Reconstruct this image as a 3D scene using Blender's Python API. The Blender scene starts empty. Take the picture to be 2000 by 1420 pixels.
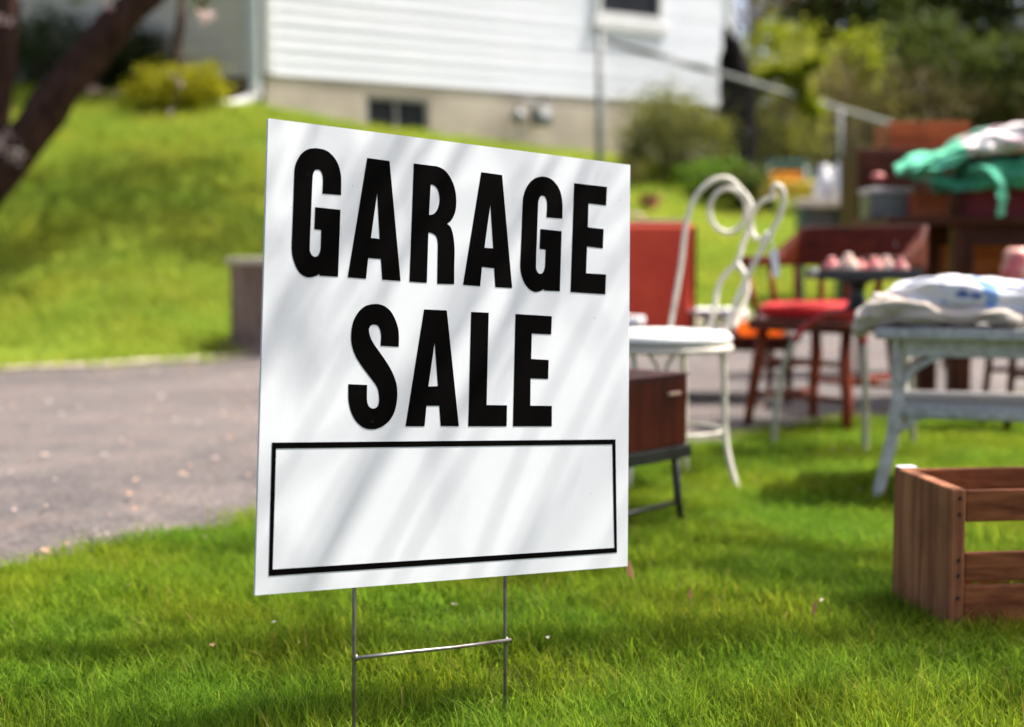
import bpy, math, random
from mathutils import Vector, Matrix, noise as mnoise
from mathutils.geometry import tessellate_polygon
R = math.radians
SC = bpy.context.scene
COL = SC.collection

# ------------------------------------------------------------------ camera, sky, sun, exposure
EYE = 0.674
FPX = 2778.0                       # focal length in photo pixels (50 mm on 36 mm)
PITCH = math.atan(220.0 / FPX)
cd = bpy.data.cameras.new('camera'); cam = bpy.data.objects.new('camera', cd); COL.objects.link(cam)
cam.location = (0, 0, EYE); cam.rotation_euler = (R(90) - PITCH, 0, 0)
cd.sensor_width = 36; cd.lens = 50.0; cd.clip_start = 0.05; cd.clip_end = 2000
cd.dof.use_dof = True; cd.dof.focus_distance = 1.99; cd.dof.aperture_fstop = 2.4
SC.camera = cam
SUN_EL, SUN_AZ = R(58), R(71)      # azimuth clockwise from +Y: sun high on the right, slightly beyond the scene
world = bpy.data.worlds.new('World'); SC.world = world; world.use_nodes = True
wn = world.node_tree.nodes; wl = world.node_tree.links
sky = wn.new('ShaderNodeTexSky'); sky.sky_type = 'NISHITA'; sky.sun_disc = False
sky.sun_elevation = SUN_EL; sky.sun_rotation = SUN_AZ
sky.air_density = 0.5; sky.dust_density = 5.0; sky.ozone_density = 0.3
bgn = wn.get('Background') or wn.new('ShaderNodeBackground')
bgn.inputs['Strength'].default_value = 0.135
wl.new(sky.outputs['Color'], bgn.inputs['Color'])
sd = bpy.data.lights.new('sun', 'SUN'); sun = bpy.data.objects.new('sun', sd); COL.objects.link(sun)
sd.energy = 3.9; sd.angle = R(0.53); sd.color = (1.0, 0.95, 0.87)
SUNV = Vector((math.sin(SUN_AZ) * math.cos(SUN_EL), math.cos(SUN_AZ) * math.cos(SUN_EL), math.sin(SUN_EL)))
sun.rotation_euler = SUNV.to_track_quat('Z', 'Y').to_euler()
sun.location = (6, 2, 12)
vs = SC.view_settings
vs.view_transform = 'Standard'; vs.look = 'None'; vs.exposure = 1.3; vs.gamma = 1.0; vs.use_curve_mapping = False
SC.render.engine = 'CYCLES'
SC.cycles.use_denoising = True
SC.cycles.max_bounces = 6; SC.cycles.diffuse_bounces = 3; SC.cycles.glossy_bounces = 2; SC.cycles.transmission_bounces = 4; SC.cycles.transparent_max_bounces = 4
SC.cycles.use_adaptive_sampling = True; SC.cycles.adaptive_threshold = 0.02
SC.cycles.sample_clamp_indirect = 8.0

# ------------------------------------------------------------------ layout helpers
def ray(px, py):
    x = (px - 1000) / FPX; y = -(py - 710) / FPX
    return Vector((x, math.cos(PITCH) + y * math.sin(PITCH), -math.sin(PITCH) + y * math.cos(PITCH)))
def at(px, py, Y):
    r = ray(px, py); k = Y / r.y
    return Vector((0, 0, EYE)) + r * k
def softplus(t, k=0.35):
    t = t / k
    return k * (t if t > 30 else math.log1p(math.exp(t)))
def gz(x, y):
    """height of the ground: flat by the road, a bank rising to the house"""
    xx = max(min(x, 14), -12) + 2.74
    yw = 16 + (0.625 * min(xx, 8) - 0.6 * max(0, 1 - xx) if xx > 0 else -0.35 * xx - 0.6)          # where the bank meets the house line
    zw = 2.2 - (0.07 if xx > 0 else 0.12) * xx
    lin = zw / (yw - 9.05) * softplus(y - 9.05, 0.3)
    m = zw + 0.1 - 0.12 * math.log1p(math.exp(min((zw + 0.1 - lin) / 0.12, 60)))   # soft minimum
    bump = 0.02 * mnoise.noise((x * 0.5, y * 0.5, 3.1)) * min(1, max(0, (y - 8.5)))
    return max(m, -0.02) + bump
FE = [(-14, 2.0), (-8, 5.2), (-5, 6.7), (-2.87, 7.97), (-1.6, 8.75), (0, 9.4), (1.33, 9.95), (3, 10.5), (6, 11.6), (14, 15.5)]
def far_edge(x):
    for (a, b), (c, d) in zip(FE, FE[1:]):
        if a <= x <= c: return b + (d - b) * (x - a) / (c - a)
    return FE[0][1] if x < FE[0][0] else FE[-1][1]
def near_edge(x):
    return 4.17 + x + 0.10 * math.sin(x * 2.1 + 0.6) + 0.05 * math.sin(x * 6.3) if x > -14 else -10
def on_drive(x, y, m=0.0):
    return near_edge(x) + m < y < far_edge(x) - m

# ------------------------------------------------------------------ materials
def nodes_of(name):
    m = bpy.data.materials.new(name); m.use_nodes = True
    nt = m.node_tree; b = nt.nodes['Principled BSDF']
    return m, nt, b
def lerp(a, b, t): return tuple(x + (y - x) * t for x, y in zip(a, b))
def ramp_node(nt, stops, interp='LINEAR'):
    r = nt.nodes.new('ShaderNodeValToRGB'); r.color_ramp.interpolation = interp
    el = r.color_ramp.elements
    while len(el) < len(stops): el.new(0.5)
    for e, (p, c) in zip(el, stops):
        e.position = p; e.color = (*c, 1)
    return r
def coords(nt, scale=(1, 1, 1), rot=(0, 0, 0)):
    tc = nt.nodes.new('ShaderNodeTexCoord'); mp = nt.nodes.new('ShaderNodeMapping')
    mp.inputs['Scale'].default_value = scale; mp.inputs['Rotation'].default_value = rot
    nt.links.new(tc.outputs['Object'], mp.inputs['Vector'])
    return mp.outputs['Vector']
def noise_tex(nt, vec, scale, detail=4, rough=0.55, dist=0.0):
    n = nt.nodes.new('ShaderNodeTexNoise')
    n.inputs['Scale'].default_value = scale; n.inputs['Detail'].default_value = detail
    n.inputs['Roughness'].default_value = rough; n.inputs['Distortion'].default_value = dist
    nt.links.new(vec, n.inputs['Vector']); return n
def add_bump(nt, b, height, strength, dist):
    bp = nt.nodes.new('ShaderNodeBump'); bp.inputs['Strength'].default_value = strength; bp.inputs['Distance'].default_value = dist
    nt.links.new(height, bp.inputs['Height']); nt.links.new(bp.outputs['Normal'], b.inputs['Normal'])
def surf(name, col, col2=None, scale=6, rough=0.6, metal=0.0, bump=0.25, bscale=60, bdist=0.002, spec=0.5, stretch=(1, 1, 1), lo=0.35, hi=0.65, coat=0.04):
    m, nt, b = nodes_of(name)
    v = coords(nt, stretch)
    n = noise_tex(nt, v, scale, 6)
    col2 = col2 or tuple(c * 0.72 for c in col)
    r = ramp_node(nt, [(lo, col2), (hi, col)])
    nt.links.new(n.outputs['Fac'], r.inputs['Fac']); nt.links.new(r.outputs['Color'], b.inputs['Base Color'])
    b.inputs['Roughness'].default_value = rough; b.inputs['Metallic'].default_value = metal
    b.inputs['Specular IOR Level'].default_value = spec
    if coat: b.inputs['Coat Weight'].default_value = coat; b.inputs['Coat Roughness'].default_value = 0.25
    if bump:
        n2 = noise_tex(nt, v, bscale, 4); add_bump(nt, b, n2.outputs['Fac'], bump, bdist)
    return m
def wood(name, col, col2, axis='x', rough=0.6, scale=5, spec=0.22, coat=0.0, knots=True):
    m, nt, b = nodes_of(name)
    st = {'x': (0.6, 9, 9), 'y': (9, 0.6, 9), 'z': (9, 9, 0.6)}[axis]
    v = coords(nt, st)
    n = noise_tex(nt, v, scale, 8, 0.62, 0.6)
    r = ramp_node(nt, [(0.28, tuple(c * 0.6 for c in col2)), (0.42, col2), (0.60, col), (0.75, tuple(c * 1.25 for c in col))])
    nt.links.new(n.outputs['Fac'], r.inputs['Fac'])
    v2 = coords(nt); n3 = noise_tex(nt, v2, 7, 3)
    mx = nt.nodes.new('ShaderNodeMixRGB'); mx.blend_type = 'MULTIPLY'; mx.inputs['Fac'].default_value = 0.6
    r3 = ramp_node(nt, [(0.35, (0.55, 0.5, 0.48)), (0.6, (1, 1, 1))])
    nt.links.new(n3.outputs['Fac'], r3.inputs['Fac'])
    nt.links.new(r.outputs['Color'], mx.inputs['Color1']); nt.links.new(r3.outputs['Color'], mx.inputs['Color2'])
    nt.links.new(mx.outputs['Color'], b.inputs['Base Color'])
    b.inputs['Roughness'].default_value = rough; b.inputs['Specular IOR Level'].default_value = spec
    if coat: b.inputs['Coat Weight'].default_value = coat; b.inputs['Coat Roughness'].default_value = 0.2
    add_bump(nt, b, n.outputs['Fac'], 0.35, 0.002)
    return m
def leafy(name, cols, trans=0.45, rough=0.5, obj_random=0.0, big=None):
    """leaves or grass: every face island takes its own tint, some light passes through"""
    m = bpy.data.materials.new(name); m.use_nodes = True; nt = m.node_tree
    nt.nodes.remove(nt.nodes['Principled BSDF']); out = nt.nodes['Material Output']
    g = nt.nodes.new('ShaderNodeNewGeometry')
    stops = cols if len(cols[0]) == 2 else [(i / max(1, len(cols) - 1), c) for i, c in enumerate(cols)]
    r = ramp_node(nt, stops)
    fac = g.outputs['Random Per Island']
    if obj_random:
        oi = nt.nodes.new('ShaderNodeObjectInfo')
        mm = nt.nodes.new('ShaderNodeMix'); mm.data_type = 'FLOAT'; mm.inputs[0].default_value = obj_random
        nt.links.new(fac, mm.inputs[2]); nt.links.new(oi.outputs['Random'], mm.inputs[3]); fac = mm.outputs[0]
    nt.links.new(fac, r.inputs['Fac'])
    colour = r.outputs['Color']
    if big:                                   # wide patches of another tint (drier or lusher turf)
        n = nt.nodes.new('ShaderNodeTexNoise'); n.inputs['Scale'].default_value = big[0]; n.inputs['Detail'].default_value = 3
        nt.links.new(g.outputs['Position'], n.inputs['Vector'])
        rr = ramp_node(nt, [(0.38, (1, 1, 1)), (0.66, big[1])]); nt.links.new(n.outputs['Fac'], rr.inputs['Fac'])
        mx = nt.nodes.new('ShaderNodeMixRGB'); mx.blend_type = 'MULTIPLY'; mx.inputs['Fac'].default_value = 1
        nt.links.new(colour, mx.inputs['Color1']); nt.links.new(rr.outputs['Color'], mx.inputs['Color2']); colour = mx.outputs['Color']
    d = nt.nodes.new('ShaderNodeBsdfPrincipled'); d.inputs['Roughness'].default_value = rough; d.inputs['Specular IOR Level'].default_value = 0.12
    t = nt.nodes.new('ShaderNodeBsdfTranslucent'); mix = nt.nodes.new('ShaderNodeMixShader'); mix.inputs['Fac'].default_value = trans
    nt.links.new(colour, d.inputs['Base Color']); nt.links.new(colour, t.inputs['Color'])
    nt.links.new(d.outputs['BSDF'], mix.inputs[1]); nt.links.new(t.outputs['BSDF'], mix.inputs[2]); nt.links.new(mix.outputs['Shader'], out.inputs['Surface'])
    return m
def blotch(name, base, blots, rough=0.9, bump=0.5, bscale=25):
    """fabric: a base colour with printed blotches [(scale, threshold, colour)]"""
    m, nt, b = nodes_of(name); v = coords(nt)
    cur = None
    for i, (sc, th, c) in enumerate(blots):
        off = nt.nodes.new('ShaderNodeVectorMath'); off.operation = 'ADD'; off.inputs[1].default_value = (i * 3.7, i * 1.9, i * 5.3)
        nt.links.new(v, off.inputs[0])
        n = noise_tex(nt, off.outputs['Vector'], sc, 2, 0.4)
        r = ramp_node(nt, [(th - 0.015, (0, 0, 0)), (th + 0.015, (1, 1, 1))]); nt.links.new(n.outputs['Fac'], r.inputs['Fac'])
        mx = nt.nodes.new('ShaderNodeMixRGB'); nt.links.new(r.outputs['Color'], mx.inputs['Fac'])
        if cur is None: mx.inputs['Color1'].default_value = (*base, 1)
        else: nt.links.new(cur, mx.inputs['Color1'])
        mx.inputs['Color2'].default_value = (*c, 1); cur = mx.outputs['Color']
    if cur is None: b.inputs['Base Color'].default_value = (*base, 1)
    else: nt.links.new(cur, b.inputs['Base Color'])
    b.inputs['Roughness'].default_value = rough; b.inputs['Specular IOR Level'].default_value = 0.15
    b.inputs['Sheen Weight'].default_value = 0.2
    n2 = noise_tex(nt, v, bscale, 3); add_bump(nt, b, n2.outputs['Fac'], bump, 0.01)
    return m

# ------------------------------------------------------------------ mesh helpers
class MB:
    def __init__(s): s.v = []; s.f = []
    def add(s, vs, fs):
        o = len(s.v); s.v += [Vector(p) for p in vs]; s.f += [tuple(i + o for i in f) for f in fs]; return s
    def box(s, c, size, fr=None, taper=1.0):
        """box centred at c; fr = (u, v, w) axes"""
        c = Vector(c); u, v, w = fr or (Vector((1, 0, 0)), Vector((0, 1, 0)), Vector((0, 0, 1)))
        a, b, d = size[0] / 2, size[1] / 2, size[2] / 2
        P = []
        for z in (-1, 1):
            k = taper if z > 0 else 1
            for x, y in ((-1, -1), (1, -1), (1, 1), (-1, 1)): P.append(c + u * (x * a * k) + v * (y * b * k) + w * (z * d))
        return s.add(P, [(3, 2, 1, 0), (4, 5, 6, 7), (0, 1, 5, 4), (1, 2, 6, 5), (2, 3, 7, 6), (3, 0, 4, 7)])
    def tube(s, pts, r, n=8, closed=False, cap=True):
        pts = [Vector(p) for p in pts]; N = len(pts); rs = r if isinstance(r, (list, tuple)) else [r] * N
        rings = []; prev = None
        for i, p in enumerate(pts):
            a = pts[(i - 1) % N] if (closed or i > 0) else p; b = pts[(i + 1) % N] if (closed or i < N - 1) else p
            t = (b - a); t = t.normalized() if t.length > 1e-9 else Vector((0, 0, 1))
            if prev is None:
                ref = Vector((0, 0, 1)) if abs(t.z) < 0.9 else Vector((1, 0, 0)); x = t.cross(ref).normalized()
            else:
                x = (prev - t * prev.dot(t)); x = x.normalized() if x.length > 1e-6 else t.orthogonal().normalized()
            prev = x; y = t.cross(x)
            rings.append([p + (x * math.cos(2 * math.pi * k / n) + y * math.sin(2 * math.pi * k / n)) * rs[i] for k in range(n)])
        V = [q for ring in rings for q in ring]; F = []
        for i in range(N if closed else N - 1):
            j = (i + 1) % N
            for k in range(n): F.append((i * n + k, i * n + (k + 1) % n, j * n + (k + 1) % n, j * n + k))
        if cap and not closed: F += [tuple(range(n))[::-1], tuple((N - 1) * n + k for k in range(n))]
        return s.add(V, F)
    def lathe(s, c, prof, n=24, axis=None):
        """prof = [(radius, height)] round the vertical through c"""
        c = Vector(c); V = []; F = []
        for r, h in prof:
            for k in range(n): V.append(c + Vector((r * math.cos(2 * math.pi * k / n), r * math.sin(2 * math.pi * k / n), h)))
        for i in range(len(prof) - 1):
            for k in range(n): F.append((i * n + k, i * n + (k + 1) % n, (i + 1) * n + (k + 1) % n, (i + 1) * n + k))
        F.append(tuple(range(n))[::-1]); F.append(tuple((len(prof) - 1) * n + k for k in range(n)))
        return s.add(V, F)
    def build(s, name, m, parent=None, smooth=False, origin=None, bevel=0.0, subd=0):
        off = Vector((0, 0, 0))
        if parent is not None:
            q = parent
            while q is not None: off += q.location; q = q.parent
        elif origin is not None: off = Vector(origin)
        me = bpy.data.meshes.new(name); me.from_pydata([p - off for p in s.v], [], s.f); me.update()
        if smooth:
            me.polygons.foreach_set('use_smooth', [True] * len(me.polygons))
        me.materials.append(m)
        o = bpy.data.objects.new(name, me); COL.objects.link(o)
        if parent is not None: o.parent = parent
        elif origin is not None: o.location = off
        if bevel:
            bv = o.modifiers.new('bevel', 'BEVEL'); bv.width = bevel; bv.segments = 2; bv.limit_method = 'ANGLE'; bv.angle_limit = R(40)
        if subd:
            sm = o.modifiers.new('subd', 'SUBSURF'); sm.levels = subd; sm.render_levels = subd
        return o
def spline(pts, n=6, closed=False):
    pts = [Vector(p) for p in pts]; N = len(pts); out = []
    for i in range(N if closed else N - 1):
        p1, p2 = pts[i], pts[(i + 1) % N]
        p0 = pts[(i - 1) % N] if (closed or i > 0) else p1
        p3 = pts[(i + 2) % N] if (closed or i + 2 < N) else p2
        for k in range(n):
            t = k / n
            out.append(0.5 * ((2 * p1) + (p2 - p0) * t + (2 * p0 - 5 * p1 + 4 * p2 - p3) * t * t + (3 * p1 - p0 - 3 * p2 + p3) * t ** 3))
    if not closed: out.append(pts[-1])
    return out
def tag(o, label=None, cat=None, group=None, kind=None):
    if label: o['label'] = label
    if cat: o['category'] = cat
    if group: o['group'] = group
    if kind: o['kind'] = kind
    return o
def thing(name, loc, label, cat, group=None):
    o = bpy.data.objects.new(name, None); COL.objects.link(o); o.location = loc; o.empty_display_size = 0.1
    return tag(o, label, cat, group)
UP = Vector((0, 0, 1))
def frame(ang):
    """axes turned by ang degrees about the vertical"""
    a = R(ang); return Vector((math.cos(a), math.sin(a), 0)), Vector((-math.sin(a), math.cos(a), 0)), Vector((0, 0, 1))
def slab(rng, sections, m, name, parent=None, origin=None, n=56, wr=0.012, ws=9.0, sq=0.6, crease=1.0):
    """soft folded cloth: cross-sections [(centre, half depth vector, half height)] lofted, with creases and wrinkles"""
    mb = MB(); V = []; F = []; K = len(sections)
    for i, (c, hd, hh) in enumerate(sections):
        c = Vector(c); hd = Vector(hd)
        for k in range(n):
            a = 2 * math.pi * k / n
            ca, sa = math.cos(a), math.sin(a)
            rad = hd * (math.copysign(abs(ca) ** sq, ca)) + Vector((0, 0, hh * math.copysign(abs(sa) ** sq, sa)))
            p = c + rad
            q = Vector((p.x, p.y, p.z * 1.6)) * ws + Vector((rng, rng * 2, 0))
            d1 = mnoise.noise_vector(q) * wr + mnoise.noise_vector(q * 2.3) * wr * 0.45
            r1 = max(0.0, 1 - 3.2 * abs(mnoise.noise(q * 0.9 + Vector((7, 3, 1))))) ** 2
            r2 = max(0.0, 1 - 3.5 * abs(mnoise.noise(Vector((q.x * 0.7, q.y * 1.2, q.z * 2.4)) + Vector((1, 9, 4))))) ** 2
            nr = rad.normalized() if rad.length > 1e-6 else Vector((0, 0, 1))
            V.append(p + d1 - nr * ((r1 * 0.9 + r2 * 0.8) * wr * crease))
    for i in range(K - 1):
        for k in range(n): F.append((i * n + k, (i + 1) * n + k, (i + 1) * n + (k + 1) % n, i * n + (k + 1) % n))
    F.append(tuple(range(n))); F.append(tuple((K - 1) * n + k for k in range(n))[::-1])
    mb.add(V, F)
    return mb.build(name, m, parent, smooth=True, origin=origin, subd=1)
def dense(sections, k=5):
    """interpolate loft sections"""
    out = []
    cs = spline([s[0] for s in sections], k); hs = spline([s[1] for s in sections], k)
    hh = spline([(s[2], 0, 0) for s in sections], k)
    return [(c, h, max(0.002, q.x)) for c, h, q in zip(cs, hs, hh)]
def drape(name, centre, fu, fv, lu, lv, n, colliders, m, parent=None, origin=None, frames=26, seed=1.0, wave=0.03, thick=0.004, stiff=0.4):
    """let a sheet of cloth lu x lv fall on the colliders and keep the shape it comes to rest in"""
    centre = Vector(centre); mb = MB(); nv = max(8, int(n * lv / lu))
    for i in range(n + 1):
        for j in range(nv + 1):
            a, b = i / n - 0.5, j / nv - 0.5
            q = Vector((a * lu * 9 + seed, b * lv * 9, seed))
            mb.v.append(centre + fu * (a * lu * 0.93 + 0.02 * mnoise.noise(q * 0.8)) + fv * (b * lv * 0.93 + 0.02 * mnoise.noise(q * 0.8 + Vector((5, 5, 5)))) + UP * (wave * mnoise.noise(q) + wave * 0.5 * mnoise.noise(q * 2.1)))
    for i in range(n):
        for j in range(nv):
            k = i * (nv + 1) + j; mb.f.append((k, k + nv + 1, k + nv + 2, k + 1))
    o = mb.build(name, m)
    heavy = [g_ for g_ in SC.objects if g_.type == 'MESH' and any(q_.type == 'NODES' for q_ in g_.modifiers)]
    for g_ in heavy: g_.modifiers[0].show_viewport = False
    for c in colliders:
        for q_ in c.modifiers: q_.show_viewport = False
        cm = c.modifiers.new('hit', 'COLLISION'); c.collision.thickness_outer = 0.004; c.collision.cloth_friction = 40
    cl = o.modifiers.new('cloth', 'CLOTH'); st = cl.settings
    st.quality = 5; st.mass = 0.25; st.tension_stiffness = 12; st.compression_stiffness = 8; st.shear_stiffness = 4; st.bending_stiffness = stiff; st.air_damping = 1.5
    cl.collision_settings.distance_min = 0.004; cl.collision_settings.collision_quality = 2
    cl.point_cache.frame_start = 1; cl.point_cache.frame_end = frames + 1
    for f_ in range(1, frames + 1): SC.frame_set(f_)
    me = bpy.data.meshes.new_from_object(o.evaluated_get(bpy.context.evaluated_depsgraph_get()))
    pts_ = [v_.co.copy() for v_ in me.vertices]
    bpy.data.objects.remove(o); bpy.data.meshes.remove(me)
    for c in colliders:
        c.modifiers.remove(c.modifiers['hit'])
        for q_ in c.modifiers: q_.show_viewport = True
    for g_ in heavy: g_.modifiers[0].show_viewport = True
    SC.frame_set(1)
    mb.v = pts_
    ob_ = mb.build(name, m, parent, smooth=True, origin=origin)
    so = ob_.modifiers.new('thickness', 'SOLIDIFY'); so.thickness = thick; so.offset = 1
    sm = ob_.modifiers.new('subd', 'SUBSURF'); sm.levels = 1; sm.render_levels = 1
    return ob_
def leaf_cloud(mb, rng, c, rad, n, size, clumps=30, spread=0.28, up=0.3, shell=0.5, aspect=1.8):
    """n leaf-shaped faces gathered in clumps through an ellipsoid"""
    c = Vector(c); rad = Vector(rad); cs = []
    for _ in range(clumps):
        while True:
            p = Vector((rng.uniform(-1, 1), rng.uniform(-1, 1), rng.uniform(-1, 1)))
            if shell < p.length < 1: break
        cs.append((c + Vector((p.x * rad.x, p.y * rad.y, p.z * rad.z)), rng.uniform(0.6, 1.25)))
    mean = (rad.x + rad.y + rad.z) / 3
    for _ in range(n):
        cc, k = rng.choice(cs)
        p = cc + Vector((rng.gauss(0, 1), rng.gauss(0, 1), rng.gauss(0, 0.75))) * (mean * spread * k)
        d = Vector((rng.gauss(0, 1), rng.gauss(0, 1), rng.gauss(up, 0.6))).normalized()
        nrm = d.orthogonal().normalized(); nrm = Matrix.Rotation(rng.uniform(0, 6.28), 3, d) @ nrm
        s = size * rng.uniform(0.6, 1.35); w = s / aspect
        x = d.cross(nrm)
        mb.add([p, p + d * s * 0.45 + x * w * 0.5 + nrm * s * 0.06, p + d * s, p + d * s * 0.45 - x * w * 0.5 + nrm * s * 0.06], [(0, 1, 2, 3)])
def branch(mb, p, d, length, r, rng, depth, tips, bend=0.25, n=7):
    pts = [Vector(p)]; rs = [r]; d = Vector(d).normalized()
    for i in range(5):
        d = (d + Vector((rng.gauss(0, bend), rng.gauss(0, bend), rng.gauss(0.05, bend * 0.6))) * 0.4).normalized()
        pts.append(pts[-1] + d * length / 5); rs.append(r * (1 - 0.11 * (i + 1)))
    mb.tube(pts, rs, n)
    if depth > 0:
        for k in range(rng.choice((2, 3))):
            i = rng.randint(2, 5)
            nd = (d + Vector((rng.gauss(0, 0.7), rng.gauss(0, 0.7), rng.gauss(0.2, 0.4)))).normalized()
            branch(mb, pts[i], nd, length * rng.uniform(0.55, 0.8), rs[i] * 0.6, rng, depth - 1, tips, bend, max(4, n - 1))
    tips.append(pts[-1])
def tree(name, label, base, h, crown_c, crown_r, nleaf, size, lm, bm, seed, r=0.14, clumps=60, group='trees beyond the fence', cat='tree', spread=0.22, shell=0.35):
    rng = random.Random(seed); base = Vector(base)
    t = thing(name, base, label, cat, group)
    mb = MB(); tips = []
    top = Vector(crown_c); mid = base.lerp(top, 0.55) + Vector((rng.uniform(-.15, .15), rng.uniform(-.15, .15), 0))
    mb.tube(spline([base - Vector((0, 0, 0.15)), base + Vector((0, 0, 0.1)), mid, top], 4), [r * 1.35 - (r * 1.05) * i / 12 for i in range(13)], 9)
    for k in range(6):
        s = mid.lerp(top, rng.uniform(0, 0.8))
        branch(mb, s, Vector((rng.uniform(-1, 1), rng.uniform(-1, 1), rng.uniform(0.2, 0.9))), max(crown_r) * 0.8, r * 0.45, rng, 1, tips)
    mb.build('trunk', bm, t, smooth=True)
    lc = MB(); leaf_cloud(lc, rng, crown_c, crown_r, nleaf, size, clumps, spread, shell=shell)
    lc.build('crown', lm, t)
    return t
def shrub(name, label, base, rad, n, size, lm, bm, seed, cat='shrub', group=None, stems=7, clumps=26, shell=0.25, spread=0.24, up=0.5):
    rng = random.Random(seed); base = Vector(base); t = thing(name, base, label, cat, group)
    mb = MB()
    for k in range(stems):
        a = rng.uniform(0, 6.28); tip = base + Vector((math.cos(a) * rad[0] * rng.uniform(.2, .8), math.sin(a) * rad[1] * rng.uniform(.2, .8), rad[2] * rng.uniform(1.1, 1.8)))
        m1 = base.lerp(tip, 0.45) + Vector((rng.uniform(-.06, .06), rng.uniform(-.06, .06), 0.05))
        b0 = base + Vector((rng.uniform(-.08, .08), rng.uniform(-.08, .08), -0.05))
        mb.tube(spline([b0, m1, tip], 4), [0.018 - 0.0014 * i for i in range(9)], 5)
    mb.build('stem', bm, t)
    lc = MB(); leaf_cloud(lc, rng, base + Vector((0, 0, rad[2] * 1.0)), rad, n, size, clumps, spread, up=up, shell=shell)
    lc.build('foliage', lm, t)
    return t

# ------------------------------------------------------------------ palette
M_soil = surf('turf soil', (0.055, 0.085, 0.010), (0.06, 0.055, 0.018), 5, 0.95, spec=0.03, bump=0.6, bscale=40, bdist=0.02)
M_grass = leafy('grass near', [(0.0, (0.05, 0.12, 0.010)), (0.35, (0.12, 0.24, 0.014)), (0.7, (0.19, 0.335, 0.02)), (0.95, (0.30, 0.40, 0.04)), (0.965, (0.40, 0.34, 0.14)), (1.0, (0.36, 0.28, 0.13))], 0.58, 0.75, 0.12, (2.2, (1.45, 1.02, 0.8)))
M_lawn = leafy('grass bank', [(0.14, 0.23, 0.025), (0.23, 0.345, 0.035), (0.33, 0.43, 0.05), (0.45, 0.47, 0.09)], 0.5, 0.75, 0.45, (1.1, (1.2, 1.0, 0.9)))
def sign_white():
    """printed corrugated plastic: faint upright flutes, scuffs and a little dirt"""
    m, nt, b = nodes_of('white corrugated plastic')
    tc = nt.nodes.new('ShaderNodeTexCoord'); mp = nt.nodes.new('ShaderNodeMapping'); mp.inputs['Rotation'].default_value = (0, 0, -math.atan2(0.345, 0.5016))
    nt.links.new(tc.outputs['Object'], mp.inputs['Vector']); v = mp.outputs['Vector']
    n = noise_tex(nt, v, 4, 5); r = ramp_node(nt, [(0.35, (0.61, 0.63, 0.655)), (0.6, (0.64, 0.66, 0.685))])
    n2 = noise_tex(nt, v, 120, 2, 0.6); r2 = ramp_node(nt, [(0.735, (1, 1, 1)), (0.80, (0.55, 0.52, 0.48))])
    n3 = noise_tex(nt, v, 9, 4); r3 = ramp_node(nt, [(0.50, (0, 0, 0)), (0.62, (1, 1, 1))])
    for a, c in ((n, r), (n2, r2), (n3, r3)): nt.links.new(a.outputs['Fac'], c.inputs['Fac'])
    mx = nt.nodes.new('ShaderNodeMixRGB'); mx.blend_type = 'MULTIPLY'; nt.links.new(r3.outputs['Color'], mx.inputs['Fac'])
    nt.links.new(r.outputs['Color'], mx.inputs['Color1']); nt.links.new(r2.outputs['Color'], mx.inputs['Color2']); nt.links.new(mx.outputs['Color'], b.inputs['Base Color'])
    b.inputs['Roughness'].default_value = 0.4; b.inputs['Specular IOR Level'].default_value = 0.4
    wv = nt.nodes.new('ShaderNodeTexWave'); wv.inputs['Scale'].default_value = 70; wv.inputs['Distortion'].default_value = 0.3; nt.links.new(v, wv.inputs['Vector'])
    ad = nt.nodes.new('ShaderNodeMath'); ad.operation = 'MULTIPLY_ADD'; ad.inputs[1].default_value = 6.0
    nb = noise_tex(nt, v, 5, 2); nt.links.new(nb.outputs['Fac'], ad.inputs[0]); nt.links.new(wv.outputs['Fac'], ad.inputs[2])
    add_bump(nt, b, ad.outputs[0], 0.03, 0.0012)
    return m
M_white_sign = sign_white()
def ink():
    m, nt, b = nodes_of('black print'); v = coords(nt)
    n = noise_tex(nt, v, 210, 3, 0.6); r = ramp_node(nt, [(0.70, (0.0016, 0.0014, 0.0013)), (0.80, (0.10, 0.09, 0.08))])
    n2 = noise_tex(nt, v, 14, 4); r2 = ramp_node(nt, [(0.52, (0, 0, 0)), (0.64, (1, 1, 1))])
    nt.links.new(n.outputs['Fac'], r.inputs['Fac']); nt.links.new(n2.outputs['Fac'], r2.inputs['Fac'])
    mx = nt.nodes.new('ShaderNodeMixRGB'); mx.inputs['Color1'].default_value = (0.0016, 0.0014, 0.0013, 1)
    nt.links.new(r2.outputs['Color'], mx.inputs['Fac']); nt.links.new(r.outputs['Color'], mx.inputs['Color2'])
    nt.links.new(mx.outputs['Color'], b.inputs['Base Color']); b.inputs['Roughness'].default_value = 0.8; b.inputs['Specular IOR Level'].default_value = 0.02
    return m
M_ink = ink()
M_wire = surf('galvanised wire', (0.30, 0.29, 0.28), (0.16, 0.13, 0.11), 40, 0.42, 0.7, 0.2, 200)
M_siding = surf('white siding', (0.83, 0.85, 0.90), (0.78, 0.805, 0.86), 1.2, 0.5, bump=0.05, bscale=20)
M_siding2 = surf('shade-tinted white siding', (0.72, 0.64, 0.49), (0.66, 0.585, 0.45), 1.2, 0.55, bump=0.05)  # same white siding on the side wall, shade and lawn reflection tinted in
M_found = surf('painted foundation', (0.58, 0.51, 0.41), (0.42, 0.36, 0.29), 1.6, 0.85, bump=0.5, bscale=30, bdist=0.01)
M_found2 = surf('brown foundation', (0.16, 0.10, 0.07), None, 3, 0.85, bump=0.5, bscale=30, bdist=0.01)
M_trimw = surf('white trim', (0.76, 0.76, 0.75), (0.68, 0.68, 0.68), 3, 0.45, bump=0.05)
M_frameg = surf('grey painted frame', (0.36, 0.35, 0.33), None, 4, 0.6, bump=0.1)
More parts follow.
